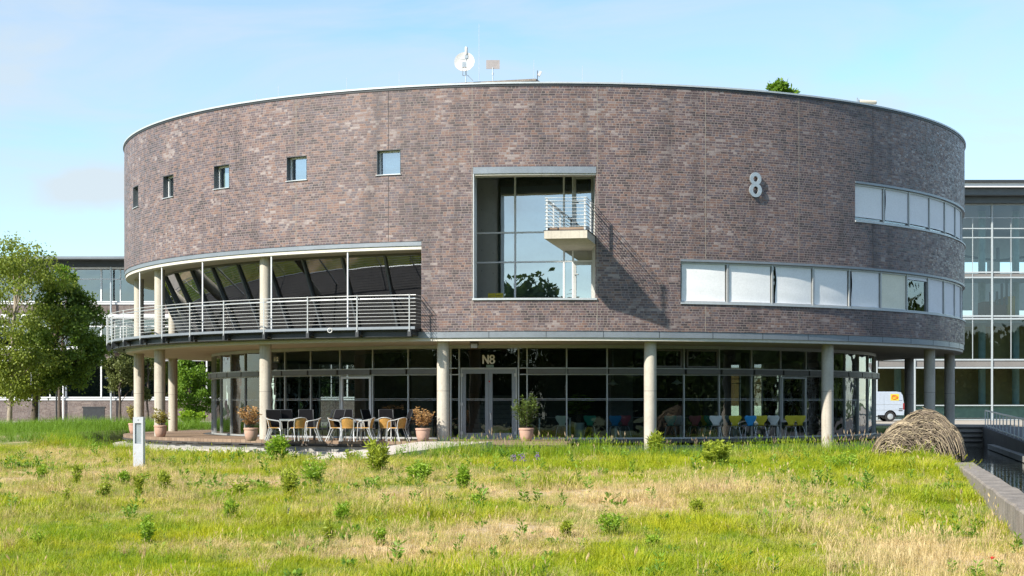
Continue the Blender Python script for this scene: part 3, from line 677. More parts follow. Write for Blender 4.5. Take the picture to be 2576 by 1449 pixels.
# ---- entrance doors: two leaves under a fixed light
A, Bq = cyl(D0, RG, 0), cyl(D1, RG, 0); ex = (Bq-A); wd = ex.length; ex.normalize(); ey = Vector((-ex.y, ex.x, 0))
ME = Matrix((ex, ey, Vector((0,0,1)))).transposed()
def ep(x, y, z): return A+ex*x+ey*y+Vector((0,0,z))
def ebox(mb, x, y, z, dx, dy, dz): mb.box(ep(x, y, z), (dx, dy, dz), M=ME)
mb = MB(); ebox(mb, wd/2, 0, 2.845, wd-.08, .10, .06); ebox(mb, .075, 0, 1.615, .05, .10, 2.40); ebox(mb, wd-.075, 0, 1.615, .05, .10, 2.40); ebox(mb, wd/2, 0, .425, wd-.1, .10, .03); DF = part(mb, 'entrance_frame', M['alu'])
mb = MB(); mb.face((ep(.05,0,2.88),ep(wd-.05,0,2.88),ep(wd-.05,0,3.54),ep(.05,0,3.54))); part(mb, 'pane', M['glass'], DF)
for s in (0, 1):
    x0 = .105 if s == 0 else wd/2+.004; x1 = wd/2-.004 if s == 0 else wd-.105; z0, z1 = .445, 2.81; w = .125
    mb = MB()
    ebox(mb, x0+w/2, -.01, (z0+z1)/2, w, .07, z1-z0); ebox(mb, x1-w/2, -.01, (z0+z1)/2, w, .07, z1-z0)
    ebox(mb, (x0+x1)/2, -.01, z0+.09, x1-x0-2*w, .07, .18); ebox(mb, (x0+x1)/2, -.01, z1-.07, x1-x0-2*w, .07, .14)
    D = part(mb, 'entrance_door', M['door_frame'])
    mb = MB(); mb.face((ep(x0+w,-.01,z0+.18),ep(x1-w,-.01,z0+.18),ep(x1-w,-.01,z1-.14),ep(x0+w,-.01,z1-.14))); part(mb, 'pane', M['glass'], D)
    mb = MB()
    for z in (1.758, 1.80): ebox(mb, (x0+x1)/2, -.018, z, x1-x0-2*w, .004, .010)
    part(mb, 'safety_stripe', M['frame_white'], D)
    for z in (.62, 1.62, 2.62):
        mb = MB(); xh = x0-.01 if s == 0 else x1+.01; ebox(mb, xh, -.07, z, .09, .05, .11); part(mb, 'hinge', M['white'], D)
    if s == 1:
        mb = MB(); mb.lathe([(.0,0),(.03,.005),(.034,.03),(.02,.05),(0,.055)], (0,0,0), 12, caps=False); o = part(mb, 'handle', M['steel'], D, smooth=True)
        o.matrix_basis = Matrix.Translation(ep(x0+.06, -.05, 1.30)) @ Matrix.Rotation(R_(90), 4, 'X')
        mb = MB(); ebox(mb, x0+.06, -.05, 1.20, .035, .012, .22); part(mb, 'lock_plate', M['steel'], D)
        mb = MB(); ebox(mb, x0+.02, -.048, 2.40, .05, .006, .05); part(mb, 'sticker', M['poppy'], D)
# stairs behind the door
mb = MB()
for k in range(9): ebox(mb, .75, 1.9+k*.29, Z_DECK+.09+k*.17, 1.3, .29, .16)
part(mb, 'inner_stair', M['interior_pale'])
# rooftop plant upstand and lightning rods are parts of the roof
a, b = Vector((xu(1142, 56.2), 56.2, 0)), Vector((xu(1358, 55.4), 55.4, 0)); dd = (b-a); L_ = dd.length
mb = MB(); M3 = Matrix((dd.normalized(), Vector((-dd.y, dd.x, 0)).normalized(), Vector((0,0,1)))).transposed()
mb.box((a+b)/2+Vector((0,.6,12.02)), (L_, 1.2, .94), M=M3); mb.box((a+b)/2+Vector((0,.6,12.53)), (L_+.08, 1.28, .07), M=M3); part(mb, 'roof_upstand', M['wall_conc'])
for u, v, Y in ((1004, 180, 58), (872, 196, 60), (700, 215, 61), (1205, 60, 57), (1343, 150, 57), (1565, 176, 57), (645, 235, 60), (1465, 165, 60)):
    p = at(u, v, Y); mb = MB(); mb.tube([(p.x, p.y, 11.68), (p.x, p.y, p.z)], [.012, .006], 5); part(mb, 'lightning_rod', M['steel'])
# ------------------------------------------------------------------ signs and fittings on the building
def text_mesh(txt, size, ext, bold=0.0, space=1.0):
    c = bpy.data.curves.new('lettering', 'FONT'); c.body = txt; c.size = size; c.extrude = ext; c.offset = bold; c.align_x = 'CENTER'; c.align_y = 'CENTER'; c.space_character = space
    o = bpy.data.objects.new('lettering', c); S.collection.objects.link(o)
    bpy.context.view_layer.update()
    m = bpy.data.meshes.new_from_object(o.evaluated_get(bpy.context.evaluated_depsgraph_get()))
    bpy.data.objects.remove(o); m.name = 'lettering'; return m
def wall_text(name, label, txt, size, ext, bold, Mx, mat, cat='sign', parent=None):
    m = text_mesh(txt, size, ext, bold); m.materials.clear(); m.materials.append(mat)
    o = bpy.data.objects.new(name, m); S.collection.objects.link(o); o.matrix_world = Mx @ Matrix.Rotation(R_(90), 4, 'X')
    if label: tag(o, label, cat)
    if parent: o.parent = parent
    return o
def figure8(h, w, ext):                                 # the heavy figure 8 of the facade
    n = 40; out = []; mbf = MB()
    zt, zb, rt, rb = .245*h, -.215*h, (.455*w, .265*h), (.5*w, .285*h)
    def outline(c, r): return [Vector((r[0]*math.cos(2*math.pi*k/n), 0, c+r[1]*math.sin(2*math.pi*k/n))) for k in range(n)]
    top, bot = outline(zt, rt), outline(zb, rb); it, ib = outline(zt-.005*h, (.185*w, .115*h)), outline(zb, (.21*w, .155*h))
    zc = .018*h                                          # the two bowls meet on this line
    for o, i, c, s in ((top, it, zt, 1), (bot, ib, zb, -1)):
        O = [Vector((p.x, 0, max(p.z, zc) if s > 0 else min(p.z, zc))) for p in o]
        fr = lambda p, y: Vector((p.x, y, p.z))
        for k in range(n):
            a, b, c2, d2 = O[k], O[(k+1) % n], i[(k+1) % n], i[k]
            mbf.face((fr(a,-ext),fr(d2,-ext),fr(c2,-ext),fr(b,-ext))); mbf.face((fr(a,ext),fr(b,ext),fr(c2,ext),fr(d2,ext)))
            mbf.face((fr(d2,-ext),fr(d2,ext),fr(c2,ext),fr(c2,-ext)))
            if not (abs(a.z-zc) < 1e-6 and abs(b.z-zc) < 1e-6): mbf.face((fr(a,-ext),fr(b,-ext),fr(b,ext),fr(a,ext)))
    return mbf
t8 = th(1897.5, RW)
o = figure8(.81, .47, .02).build('number_sign', M['galv']); o.matrix_world = loc(t8, RW+.075, 8.84)
tag(o, 'large pale metal figure 8 mounted on the dark brick facade', 'sign')
for z in (-.3, .3):
    mb = MB(); mb.box((0, .045, z), (.03, .07, .03)); q = mb.build('spacer', M['dark_metal'], o)
x = (1229.5-1158)/(1302.6-1158)*wd
t = thing('door_lettering', 'white letters N8 on the dark glass above the entrance doors', 'sign', ep(x, -.03, 3.16), math.atan2(ex.y, ex.x))
mb = MB(); lw_ = .052
mb.box((-.215+lw_/2, 0, 0), (lw_, .012, .31)); mb.box((-.035+lw_/2-.004, 0, 0), (lw_, .012, .31)); mb.beam((-.187, 0, .135), (-.035+lw_/2, 0, -.135), .014, .058, up=(1, 0, .3))
mb.build('letter_n', M['letter'], t)
o = figure8(.31, .205, .006).build('digit_eight', M['letter'], t); o.location = (.125, 0, 0)
mb = MB(); mb.box((.05, 0, -.24), (.26, .012, .105)); mb.build('notice_plate', rough_mat('pale_green_plate', (.20,.30,.27), .5), t)
t2 = th(695.5, RG); ob = wall_text('glass_number', 'small white number 112 on the dark upper glass beside a column', '112', .20, .003, .010, loc(t2, RG+.025, 3.27), M['letter'])
mb = MB(); mb.box((0, -.02, -.012), (.42, .24, .01)); mb.build('backing_plate', M['dark_metal'], ob)
# floodlight under the soffit
f0 = at(1193, 866, 53.6)
t = thing('floodlight', 'small brown floodlight hanging under the soffit near the entrance', 'light', (f0.x, f0.y, 3.66))
mb = MB(); mb.box((0, 0, -.13), (.25, .14, .19), M=Matrix.Rotation(R_(-18), 3, 'X')); mb.build('lamp_housing', rough_mat('brown_housing', (.10,.07,.045), .6), t)
mb = MB(); mb.box((0, -.075, -.15), (.20, .012, .14), M=Matrix.Rotation(R_(-18), 3, 'X')); mb.build('lamp_glass', rough_mat('lamp_lens', (.42,.36,.28), .3), t)
mb = MB(); mb.tube([(-.14, 0, -.13), (-.14, 0, -.01), (.14, 0, -.01), (.14, 0, -.13)], .012, 6); mb.tube([(.1, .03, -.02), (.5, .35, -.012)], .009, 5); mb.build('bracket', M['dark_metal'], t)
# ring camera under the gallery
p = cyl(th(830, RB+.05), RB+.05, EYE+(VH-827.5)/FPX*52.7)
t = thing('ring_fitting', 'small round pale fitting under the gallery edge', 'fitting', p)
mb = MB(); mb.tube([(.07*math.cos(a), 0, .07*math.sin(a)) for a in np.linspace(0, 2*math.pi, 17)[:-1]], .018, 6, closed=True); mb.tube([(.07, .02, .02), (.32, .05, .05)], .014, 5); mb.build('ring', M['white'], t)
# ------------------------------------------------------------------ things on the roof
dc = at(1168.5, 157, 56.0)
t = thing('satellite_dish', 'round white satellite dish on a mast above the roof edge', 'satellite dish', (xu(1172, 56), 56.0, 12.56))
def rel(u, v, Y=56.0): q = at(u, v, Y); return Vector((q.x-t.location.x, q.y-t.location.y, q.z-t.location.z))
mb = MB(); rows = []
for k in range(7):
    r = .345*k/6+.001; rows.append([(r*math.cos(a), -.07*(k/6)**2, r*math.sin(a)) for a in np.linspace(0, 2*math.pi, 33)[:-1]])
mb.grid(rows, closed=True); rows2 = [[(x, y+.02, z) for x, y, z in r] for r in rows]; mb.grid(rows2[::-1], closed=True); mb.grid([rows[-1], rows2[-1]], closed=True)
o = mb.build('dish', M['white'], t, smooth='auto'); o.location = rel(1168.5, 157); o.rotation_euler = (R_(-12), 0, R_(-6))
mb = MB()
for x in np.arange(-.17, .17, .034): mb.box((x, -.022, .12), (.026, .006, .016))
mb.build('dish_lettering', M['galv'], o)
mb = MB(); a0 = rel(1164, 190, 55.75); a1 = rel(1165, 163, 55.55); b0 = rel(1173, 190, 55.75); b1 = rel(1172, 163, 55.55)
mb.tube([a0, a1], .012, 6); mb.tube([b0, b1], .012, 6); mb.tube([a0, b0], .012, 6); mb.build('feed_arm', M['galv'], t)
mb = MB(); mb.box((a1+b1)/2+Vector((0,0,.0)), (.15, .12, .17)); mb.build('receiver', M['galv'], t)
mb = MB(); mb.tube([(0, 0, 0), rel(1172, 133)], .018, 8); mb.tube([rel(1176, 189), rel(1190, 203)], .012, 6); mb.build('mast', M['galv'], t)
mb = MB(); mb.lathe([(.02, -.02), (.045, 0), (.05, .02), (.05, .24), (.04, .27), (0, .275)], rel(1173, 138), 14, caps=False); mb.build('stub_aerial', M['white'], t, smooth='auto')
mb = MB(); mb.box(rel(1173, 143), (.11, .05, .12)); mb.build('clamp', M['galv'], t)
t = thing('panel_antenna', 'flat grey rectangular panel antenna on a thin pole on the roof', 'antenna', (xu(1240, 56), 56.0, 12.56))
mb = MB(); q = rel(1240, 162); mb.box(q+Vector((0, .02, 0)), (.46, .025, .30)); mb.build('panel', rough_mat('warm_grey_panel', (.36,.33,.32), .5), t)
mb = MB(); mb.tube([(0,0,0), rel(1239.5, 188), rel(1239.5, 170)], .017, 8); mb.tube([rel(1239.5, 189), rel(1239.5, 183)], .03, 8); mb.tube([(0,0,.02), (.06, -.02, -.0), (.14, -.02, 0)], .012, 6); mb.build('pole', M['galv'], t)
t = thing('small_antenna', 'tiny white tilted antenna at the right end of the rooftop upstand', 'antenna', (xu(1352, 55.6), 55.6, 12.56))
mb = MB(); mb.tube([(0, 0, 0), (0, 0, .32)], .014, 6); mb.build('pole', M['dark_metal'], t)
mb = MB(); mb.box((.075, -.03, .21), (.09, .10, .17), M=Matrix.Rotation(R_(28), 3, 'Y')); mb.build('housing', M['white'], t)
c = cyl(th(2180, RW-.2), RW-.2, 12.12)
t = thing('roof_lamp', 'cream horizontal tube lamp lying on the roof edge at the right', 'lamp', (c.x, c.y, 12.005), R_(th(2180, RW-.2))*.35)
mb = MB(); rows = [[(x, .073*math.cos(a)*k, .10+.073*math.sin(a)*k) for a in np.linspace(0, 2*math.pi, 17)[:-1]] for x, k in ((-.27, .92), (-.25, 1), (.33, 1), (.36, .85))]
mb.grid(rows, closed=True); mb.face(rows[0]); mb.face(rows[-1][::-1]); mb.build('lamp_tube', rough_mat('cream_tube', (.60,.55,.44), .5), t, smooth='auto')
mb = MB(); mb.box((-.33, 0, .10), (.08, .09, .13)); mb.box((-.35, 0, .18), (.035, .04, .10)); mb.build('bracket', M['galv'], t)
# ------------------------------------------------------------------ ground, water, terrace, ramp, walls
ZW = -.62                                              # water level
def vnoise(x, y, sc, seed=0):                          # smooth lattice noise in 0..1
    r = np.random.default_rng(seed); g = r.random((64, 64)); x = np.asarray(x)/sc; y = np.asarray(y)/sc
    i = np.floor(x).astype(int); j = np.floor(y).astype(int); fx = x-i; fy = y-j; fx = fx*fx*(3-2*fx); fy = fy*fy*(3-2*fy)
    q = lambda a, b: g[a % 64, b % 64]
    return (q(i,j)*(1-fx)+q(i+1,j)*fx)*(1-fy)+(q(i,j+1)*(1-fx)+q(i+1,j+1)*fx)*fy
def fbm(x, y, sc, seed=0): return (vnoise(x,y,sc,seed)*.55+vnoise(x,y,sc/2.1,seed+1)*.3+vnoise(x,y,sc/4.3,seed+2)*.15)
def xwall(y): return 9.17+.2212*(y-32.5)               # lawn side of the canal wall
def shore_d(x, y):                                     # distance outside the moat (negative inside)
    r = np.hypot(x-CX, y-CY)
    k = smooth(-8, -16, x)                             # the moat dies away to the left
    return r-(20.3-1.0*k)+.5*(vnoise(x, y, 2.5, 5)-.5)
def lawn_z(x, y):
    z = -.36+.38*smooth(17, 44, y)+.05*(fbm(x, y, 4.0, 9)-.5)*2
    z = z+.42*smooth(58, 72, y)
    z = z-.20*smooth(1.8, .2, shore_d(x, y))*smooth(-13, -11, x)*smooth(-2.5, -4.5, x)
    return z
def terr_z(x, y):
    d = shore_d(x, y); z = lawn_z(x, y)
    return z*smooth(-.55, .12, d)+(-1.15)*(1-smooth(-.55, .12, d))
def dry_field(x, y):                                   # where the lawn has burnt to straw
    z = lawn_z(x, y); yy = np.maximum(y, 4); u = UC+FPX*x/yy; v = VH+FPX*(EYE-z)/yy
    f = .30*np.ones_like(u)
    for bu, bv, ru, rv, w in ((1350,1340,200,36,.5),(1000,1255,170,30,.35),(1800,1235,300,30,.36),(1560,1275,180,30,.35),(2050,1290,240,45,.22),(2400,1400,200,70,.5),
        (640,1222,190,20,.4),(950,1355,150,34,.4),(620,1385,120,28,.3),(330,1195,210,16,.35),(1180,1215,150,20,.4),(130,1160,150,18,.3),(1050,1405,200,28,.4),(2120,1360,160,40,.4),(1450,1200,150,16,.3),(430,1255,150,14,.3),(760,1330,130,24,.3),
        (150,1370,170,45,-.25),(420,1320,150,30,-.25),(620,1445,250,30,-.35),(1180,1300,170,22,-.2),(1680,1400,220,35,-.3),(1750,1330,120,25,-.2),(1600,1180,700,14,-.45),(2250,1190,200,20,-.4),(2150,1440,140,30,-.25),(560,1160,260,12,-.3),(300,1440,250,30,-.25)):
        f = f+w*np.exp(-((u-bu)/ru)**2-((v-bv)/rv)**2)
    n = fbm(x, y*.8, 2.2, 21); n2 = fbm(x, y, .7, 33)
    f = .03+.84*f+(n-.5)*1.1+(n2-.5)*1.0
    f = f-.5*smooth(2.6, .6, shore_d(x, y))*(np.asarray(x) > -40)
    return np.clip(f, 0, 1)
def terrain():
    Y = np.concatenate([np.linspace(-80, 8, 23), np.linspace(9, 13, 9), np.arange(13.3, 62, .33), np.linspace(62.5, 89.9, 50)])
    s = np.concatenate([np.linspace(0, .35, 30)[:-1], np.linspace(.35, 1, 160)])
    V = []
    for y in Y:
        x1 = xwall(y)+.02; x = -75+(x1+75)*s; z = terr_z(x, np.full_like(x, y)) if y > 0 else np.full_like(x, -.4)
        V.append(np.stack([x, np.full_like(x, y), z], 1))
    V = np.concatenate(V); n, m = len(Y), len(s)
    i = np.arange((n-1)*m).reshape(n-1, m)[:, :-1].ravel()
    F = np.stack([i, i+1, i+m+1, i+m], 1)
    o = raw('lawn', V, F, M['lawn'], attrs={'dry': dry_field(V[:,0], V[:,1])}, smooth=True); tag(o, kind='structure', label='rough meadow lawn burnt to straw in patches'); return o
terrain()
mb = MB(); mb.face(((-1500,-1500,-1.5),(1500,-1500,-1.5),(1500,1500,-1.5),(-1500,1500,-1.5))); tag(mb.build('ground', M['far_ground']), kind='structure', label='flat ground stretching to the horizon')
mb = MB(); mb.face(((-26,8,ZW),(46,8,ZW),(46,91.5,ZW),(-26,91.5,ZW))); tag(mb.build('water', M['water']), kind='structure', label='dark rippled water of the canal and moat')
mb = MB(); mb.bx(-90, 110, 90.0, 260, -1.45, .50); tag(mb.build('plaza', M['plaza']), kind='structure', label='pale paved plaza behind the round building')
mb = MB()
for z in (.38, .12, -.14, -.40): mb.bx(14, 25.7, 89.90, 89.997, z-.06, z)
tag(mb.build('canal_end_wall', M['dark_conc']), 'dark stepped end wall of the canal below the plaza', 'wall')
# canal wall beside the lawn
def canal_wall():
    mb = MB(); Y = np.arange(4, 43.6, .6); r = random.Random(3); rows = []
    for y in Y:
        x = xwall(y); j = r.uniform(-.012, .012); t = .15+r.uniform(-.012, .012)
        if y > 41.5: t -= .10*(y-41.5)
        rows.append([(x+.47, y, -1.4), (x+.47+j, y, t-.03), (x+.44+j, y, t), (x+.03+j, y, t), (x+j, y, t-.03), (x, y, -1.4)])
    mb.grid(rows); mb.face(rows[-1]); mb.face(rows[0][::-1]); return mb
tag(canal_wall().build('canal_wall', M['wall_conc'], smooth=False), 'weathered low concrete wall between the lawn and the canal', 'wall')
# terrace in front of the entrance and along the left
T0, T1 = -135.0, 1.55
mb = MB(); mb.ring(T0, T1, 14.26, 17.44, .30, Z_DECK, 1.5); tag(mb.build('terrace', M['boards']), kind='structure', label='brown boarded terrace under the round building')
mb = MB()
r = random.Random(8)
for t in np.arange(T0, T1-.8, 1.2): mb.ring(t, t+1.2, 17.1, 17.445+r.uniform(.0, .03), .235+r.uniform(-.02, .02), .298, 1.2)
for t in np.arange(-2.6, T1+.2, .45): mb.ring(t, t+.12, 16.2, 17.53, .20, .30, 1)
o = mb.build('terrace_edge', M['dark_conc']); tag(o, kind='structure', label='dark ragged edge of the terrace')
mb = MB(); mb.ring(T0, T1-.3, 16.9, 17.33, -1.3, .21, 2); tag(mb.build('terrace_retaining_wall', M['plinth']), 'grey stained retaining wall under the terrace edge', 'wall')
mb = MB(); mb.ring(T0, -9.5, 17.335, 17.85, -1.3, .045, 2); tag(mb.build('footing_ledge', M['pave']), kind='structure', label='pale ledge at the foot of the terrace wall')
# paved ramp over the moat
def ramp():
    mb = MB(); Lp = [(-6.35,47.55,-.03),(-4.80,49.95,.20),(-2.95,52.95,.415)]; Rp = [(-4.75,47.35,-.03),(-2.95,49.75,.20),(-.62,52.97,.415)]
    rows = []
    for a, b in zip(Lp, Rp): rows.append([(a[0],a[1],a[2]-.26),(a[0],a[1],a[2]),(b[0],b[1],b[2]),(b[0],b[1],b[2]-.26)])
    mb.grid(rows, closed=True); mb.face(rows[0]); mb.face(rows[-1][::-1]); return mb
tag(ramp().build('ramp', M['pave']), kind='structure', label='pale pink paved ramp leading over the moat to the entrance')
# sloping walkway on the far side of the canal with its railing
def walk_z(y): return .41-.30*(90-y)/24
mb = MB(); rows = []
for y in np.arange(40, 90.1, 2.5):
    x = 25.75-.219*(90-y); z = walk_z(y); rows.append([(x, y, -1.4), (x, y, z-.02), (x+.25, y, z+.04), (x+.26, y, z), (x+40, y, z), (x+40, y, -1.4)])
mb.grid(rows); mb.face(rows[0][::-1]); tag(mb.build('walkway', M['asphalt']), kind='structure', label='grey walkway sloping along the canal')
mb = MB()
for y in np.arange(40, 89.9, 2.5):
    x = 25.75-.219*(90-y); z = walk_z(y); x2 = 25.75-.219*(87.5-y); mb.face(((x-.006,y,-1.4),(x2-.006,y+2.5,-1.4),(x2-.006,y+2.5,walk_z(y+2.5)-.04),(x-.006,y,z-.04)))
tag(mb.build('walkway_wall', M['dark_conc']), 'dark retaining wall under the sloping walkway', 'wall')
mb = MB(); mb.beam((25.75-.219*60-.16, 30, ZW+.14), (25.75-.219*8-.16, 82, ZW+.14), .3, .22); tag(mb.build('bank_ledge', M['plinth']), kind='structure', label='low stone ledge along the canal edge')
RLG = thing('canal_railing', 'blue grey metal railing with closely spaced posts along the canal walkway', 'railing', (25.85, 89.8, .41))
def rpt(y, h): return Vector((25.85-.219*(90-y)-25.85, y-89.8, walk_z(y)+h-.41))
mb = MB(); mb.beam(rpt(50, .88), rpt(89.8, .88), .05, .07); mb.build('top_rail', M['galv'], RLG)
mb = MB(); mb.beam(rpt(50, .08), rpt(89.8, .08), .03, .05); mb.build('bottom_rail', M['galv'], RLG)
y = 89.8
while y > 55:
    mb = MB(); mb.beam(rpt(y, 0), rpt(y, .86), .035, .07); mb.build('post', M['galv'], RLG); y -= 2.05
# ------------------------------------------------------------------ background building on the left
def slab(mb, x0, x1, y0, y1, z0, z1): mb.bx(x0, x1, y0, y1, z0, z1)
YB = 110.0
def zl(v): return EYE+(VH-v)/FPX*YB
XL0, XL1 = -52.0, -8.0
LB = thing('brick_office_block', 'long three storey brick and glass office block behind the trees on the left', 'building', ((XL0+XL1)/2, YB, .5))
def lp(mb, name, mat, par=None):
    o = mb.build(name, mat, par or LB)
    if par is None: o.matrix_parent_inverse = Matrix.Translation((-(XL0+XL1)/2, -YB, -.5))
    return o
bands = [(.5, zl(1007)), (zl(905), zl(880)-.0), (zl(795), zl(766))]
for z0, z1 in bands:
    mb = MB(); mb.bx(XL0, XL1, YB, YB+.35, z0, z1); lp(mb, 'brick_band', M['brick2'])
    mb = MB(); mb.bx(XL0, XL1, YB-.06, YB+.30, z1+.003, z1+.12); lp(mb, 'window_sill', M['frame_white'])
rowsz = [(zl(1007)+.16, zl(905)), (zl(880)+.16, zl(795)), (zl(766)+.16, zl(674))]
for k, (z0, z1) in enumerate(rowsz):
    x = XL0+1.0; i = 0
    while x < XL1-.5:
        w = 2.35
        mb = MB(); xe = min(x+w, XL1)
        mb.bx(x, x+.09, YB+.02, YB+.16, z0, z1); 
        if k: mb.bx(x+.09, xe, YB+.05, YB+.15, z0+(z1-z0)*.66, z0+(z1-z0)*.66+.07)
        mb.bx(x+.09, xe, YB+.05, YB+.15, z0, z0+.07); mb.bx(x+.09, xe, YB+.05, YB+.15, z1-.08, z1)
        if i % 2 == 0: mb.bx(x+w*.55, x+w*.55+.06, YB+.05, YB+.15, z0+.07, z1-.08)
        f = lp(mb, 'window', M['frame_white'])
        mb = MB(); mb.face(((x+.09,YB+.12,z0+.07),(xe,YB+.12,z0+.07),(xe,YB+.12,z1-.08),(x+.09,YB+.12,z1-.08))); lp(mb, 'pane', M['glass_win'], f)
        x += w; i += 1
mb = MB(); mb.bx(XL0, XL1, YB+2.5, YB+2.9, .5, zl(674)); lp(mb, 'interior_wall', M['interior'])
for z in (zl(905), zl(795)): mb = MB(); mb.bx(XL0, XL1, YB+.36, YB+2.4, z, z+.5); lp(mb, 'floor', M['interior_pale'])
mb = MB(); mb.bx(XL0-1, XL1+1, YB-1.6, YB+14, zl(656), zl(650)); lp(mb, 'roof', M['zinc'])
mb = MB(); mb.bx(XL0-.6, XL1+.6, YB-.5, YB+13.6, zl(672), zl(656)-.005); lp(mb, 'roof_overhang', M['dark_metal'])
mb = MB(); mb.tube([(XL0, YB-.25, zl(797)), (XL1, YB-.25, zl(797))], .16, 8); lp(mb, 'service_pipe', M['frame_white'])
mb = MB(); mb.tube([(XL0, YB-.25, zl(674)), (XL1, YB-.25, zl(674))], .09, 8); lp(mb, 'gutter', M['galv'])
mb = MB(); mb.bx(xu(255, 108), xu(330, 108), 107.6, 109.9, zl(886), zl(878)); lp(mb, 'balcony', M['frame_white'])
for u in (150, 279):
    mb = MB(); mb.tube([(xu(u, YB-.3), YB-.3, .5), (xu(u, YB-.3), YB-.3, zl(660))], .06, 8); lp(mb, 'downpipe', M['galv'])
mb = MB(); z0, z1 = zl(1060)-.2, zl(1026); mb.bx(xu(208, 109.9), xu(262, 109.9), YB-.02, YB+.02, z0+.25, z1); mb.bx(xu(208, 109.9)-.06, xu(262, 109.9)+.06, YB-.04, YB+.02, z1+.002, z1+.08); lp(mb, 'dark_wall_plate', M['dark_metal'])  # flat dark plate with a capping strip on the brick band
# ------------------------------------------------------------------ glass atrium building on the right
YR = 115.0
M['far_frame'] = rough_mat('pale_blue_frame', (.40,.45,.47), .5, .05, 1.0); M['far_edge'] = rough_mat('floor_edge_panel', (.20,.19,.18), .7, .1, 1.0)
def zr(v): return EYE+(VH-v)/FPX*YR
XR0, XR1 = 12.0, 46.0
GB = thing('glass_atrium_building', 'tall glass fronted atrium building with a dark flat roof behind on the right', 'building', ((XR0+XR1)/2, YR, .5))
def rp(mb, name, mat, par=None, smooth=False):
    o = mb.build(name, mat, par or GB, smooth)
    if par is None: o.matrix_parent_inverse = Matrix.Translation((-(XR0+XR1)/2, -YR, -.5))
    return o
xs = [xu(u, YR) for u in (2013, 2109, 2205, 2300.5, 2398, 2495, 2591, 2687, 2783, 2879)]
lev = [.55, 1.55, zr(925), zr(905), zr(802), zr(795), zr(698), zr(685), zr(598), zr(575), zr(548), zr(515)]
mb = MB()
for x in xs: mb.bx(x-.055, x+.055, YR-.10, YR+.10, .5, zr(508))
FR = rp(mb, 'curtain_wall_frame', M['far_frame'])
for i, z in enumerate(lev):
    h = .035 if i not in (2,3,4,5,6,7) else .055
    mb = MB(); mb.bx(xs[0], xs[-1], YR-.06, YR+.085, z-h, z+h); rp(mb, 'transom', M['far_frame'], FR)
for a in (2, 4, 6):
    mb = MB(); mb.bx(xs[0], xs[-1], YR+.0, YR+.5, lev[a]+.075, lev[a+1]-.075); rp(mb, 'floor_edge', M['far_edge'], FR)
for xa, xb in zip(xs[:-1], xs[1:]):
    xm = xa+(xb-xa)*.5
    mb = MB(); mb.bx(xm-.022, xm+.022, YR-.04, YR+.04, zr(905), zr(548)); rp(mb, 'mullion', M['far_frame'], FR)
    for z0, z1 in ((.6, lev[2]-.07), (lev[3]+.07, lev[4]-.07), (lev[5]+.07, lev[6]-.07), (lev[7]+.07, lev[11])):
        mb = MB(); mb.face(((xa+.055,YR,z0),(xb-.055,YR,z0),(xb-.055,YR,z1),(xa+.055,YR,z1))); rp(mb, 'pane', M['glass_far'], FR)
mb = MB(); mb.bx(XR0-1, XR1+2, YR-2.2, YR+26, zr(469), zr(463)); rp(mb, 'roof', M['dark_metal'])
mb = MB(); mb.bx(XR0-1, XR1+2, YR-2.0, YR-1.6, zr(480), zr(469)-.004); rp(mb, 'roof_edge', M['frame_white'])
mb = MB(); mb.bx(XR0-.5, XR1+1.5, YR-1.5, YR+25, zr(497), zr(481)); mb.bx(XR0-.5, XR1+1.5, YR-.6, YR+24, zr(513), zr(498)); rp(mb, 'roof_overhang', M['reveal'])
# inside: floors, rear wall with openings, columns
grey = rough_mat('atrium_inner_wall', (.42,.48,.52), .8, .1, .4)
YI = YR+22
for z0, z1 in ((.5, zr(905)-.4), (zr(905)-.1, zr(802)-.6), (zr(795)-.2, zr(760)), (zr(735), zr(655)), (zr(590), zr(515))):
    mb = MB(); mb.bx(XR0, XR1, YI, YI+.4, z0, z1); rp(mb, 'rear_wall', grey if z0 > 6 else M['interior'])
x = XR0
while x < XR1:
    mb = MB(); mb.bx(x, x+1.0, YI+.02, YI+.38, zr(655), zr(590)); rp(mb, 'rear_pier', grey); x += 4.6
x = XR0+.4
while x < XR1:
    mb = MB(); mb.bx(x, x+3.2, YI+.02, YI+.38, zr(760), zr(735)); rp(mb, 'rear_pier', grey); x += 5.2
for z, y1 in ((zr(802), YR+8), (zr(691), YR+5), (zr(915), YR+4.9)): mb = MB(); mb.bx(XR0, XR1, YR+.55, y1, z-.25, z); rp(mb, 'inner_floor', grey)
mb = MB(); mb.bx(XR0, XR1, YR+5, YR+5.3, .5, zr(802)-.3); rp(mb, 'inner_wall', rough_mat('ochre_wall', (.42,.29,.12), .8, .3, .4))
for u in (2258, 2335, 2470, 2555):
    mb = MB(); mb.lathe([(.26, .5), (.26, zr(515))], (xu(u, YR+4), YR+4, 0), 14); rp(mb, 'inner_column', rough_mat('pale_green_column', (.42,.52,.45), .7), smooth='auto')
mb = MB(); mb.bx(XR0, XR1, YR+.3, YR+.5, .62, 1.52); rp(mb, 'radiator_cladding', rough_mat('pale_green_cladding', (.50,.62,.48), .6))
mb = MB()
for s in (-1, 1): mb.tube([(xu(2510, YR+14), YR+14, zr(612)), (xu(2510, YR+14)+s*3.2, YR+14, zr(596))], .10, 6)
mb.tube([(xu(2510, YR+14), YR+14, zr(612)), (xu(2510, YR+14), YR+14, zr(575))], .14, 6); rp(mb, 'roof_strut', M['dark_metal'])
mb = MB(); mb.tube([(xu(2450, YR+9), YR+8.5, zr(870)), (xu(2590, YR+6), YR+6, zr(915))], .09, 6); mb.tube([(xu(2425, YR+9), YR+8.5, zr(868)), (xu(2450, YR+9), YR+8.5, zr(870))], .09, 6); rp(mb, 'stair_rail', M['yellow'])
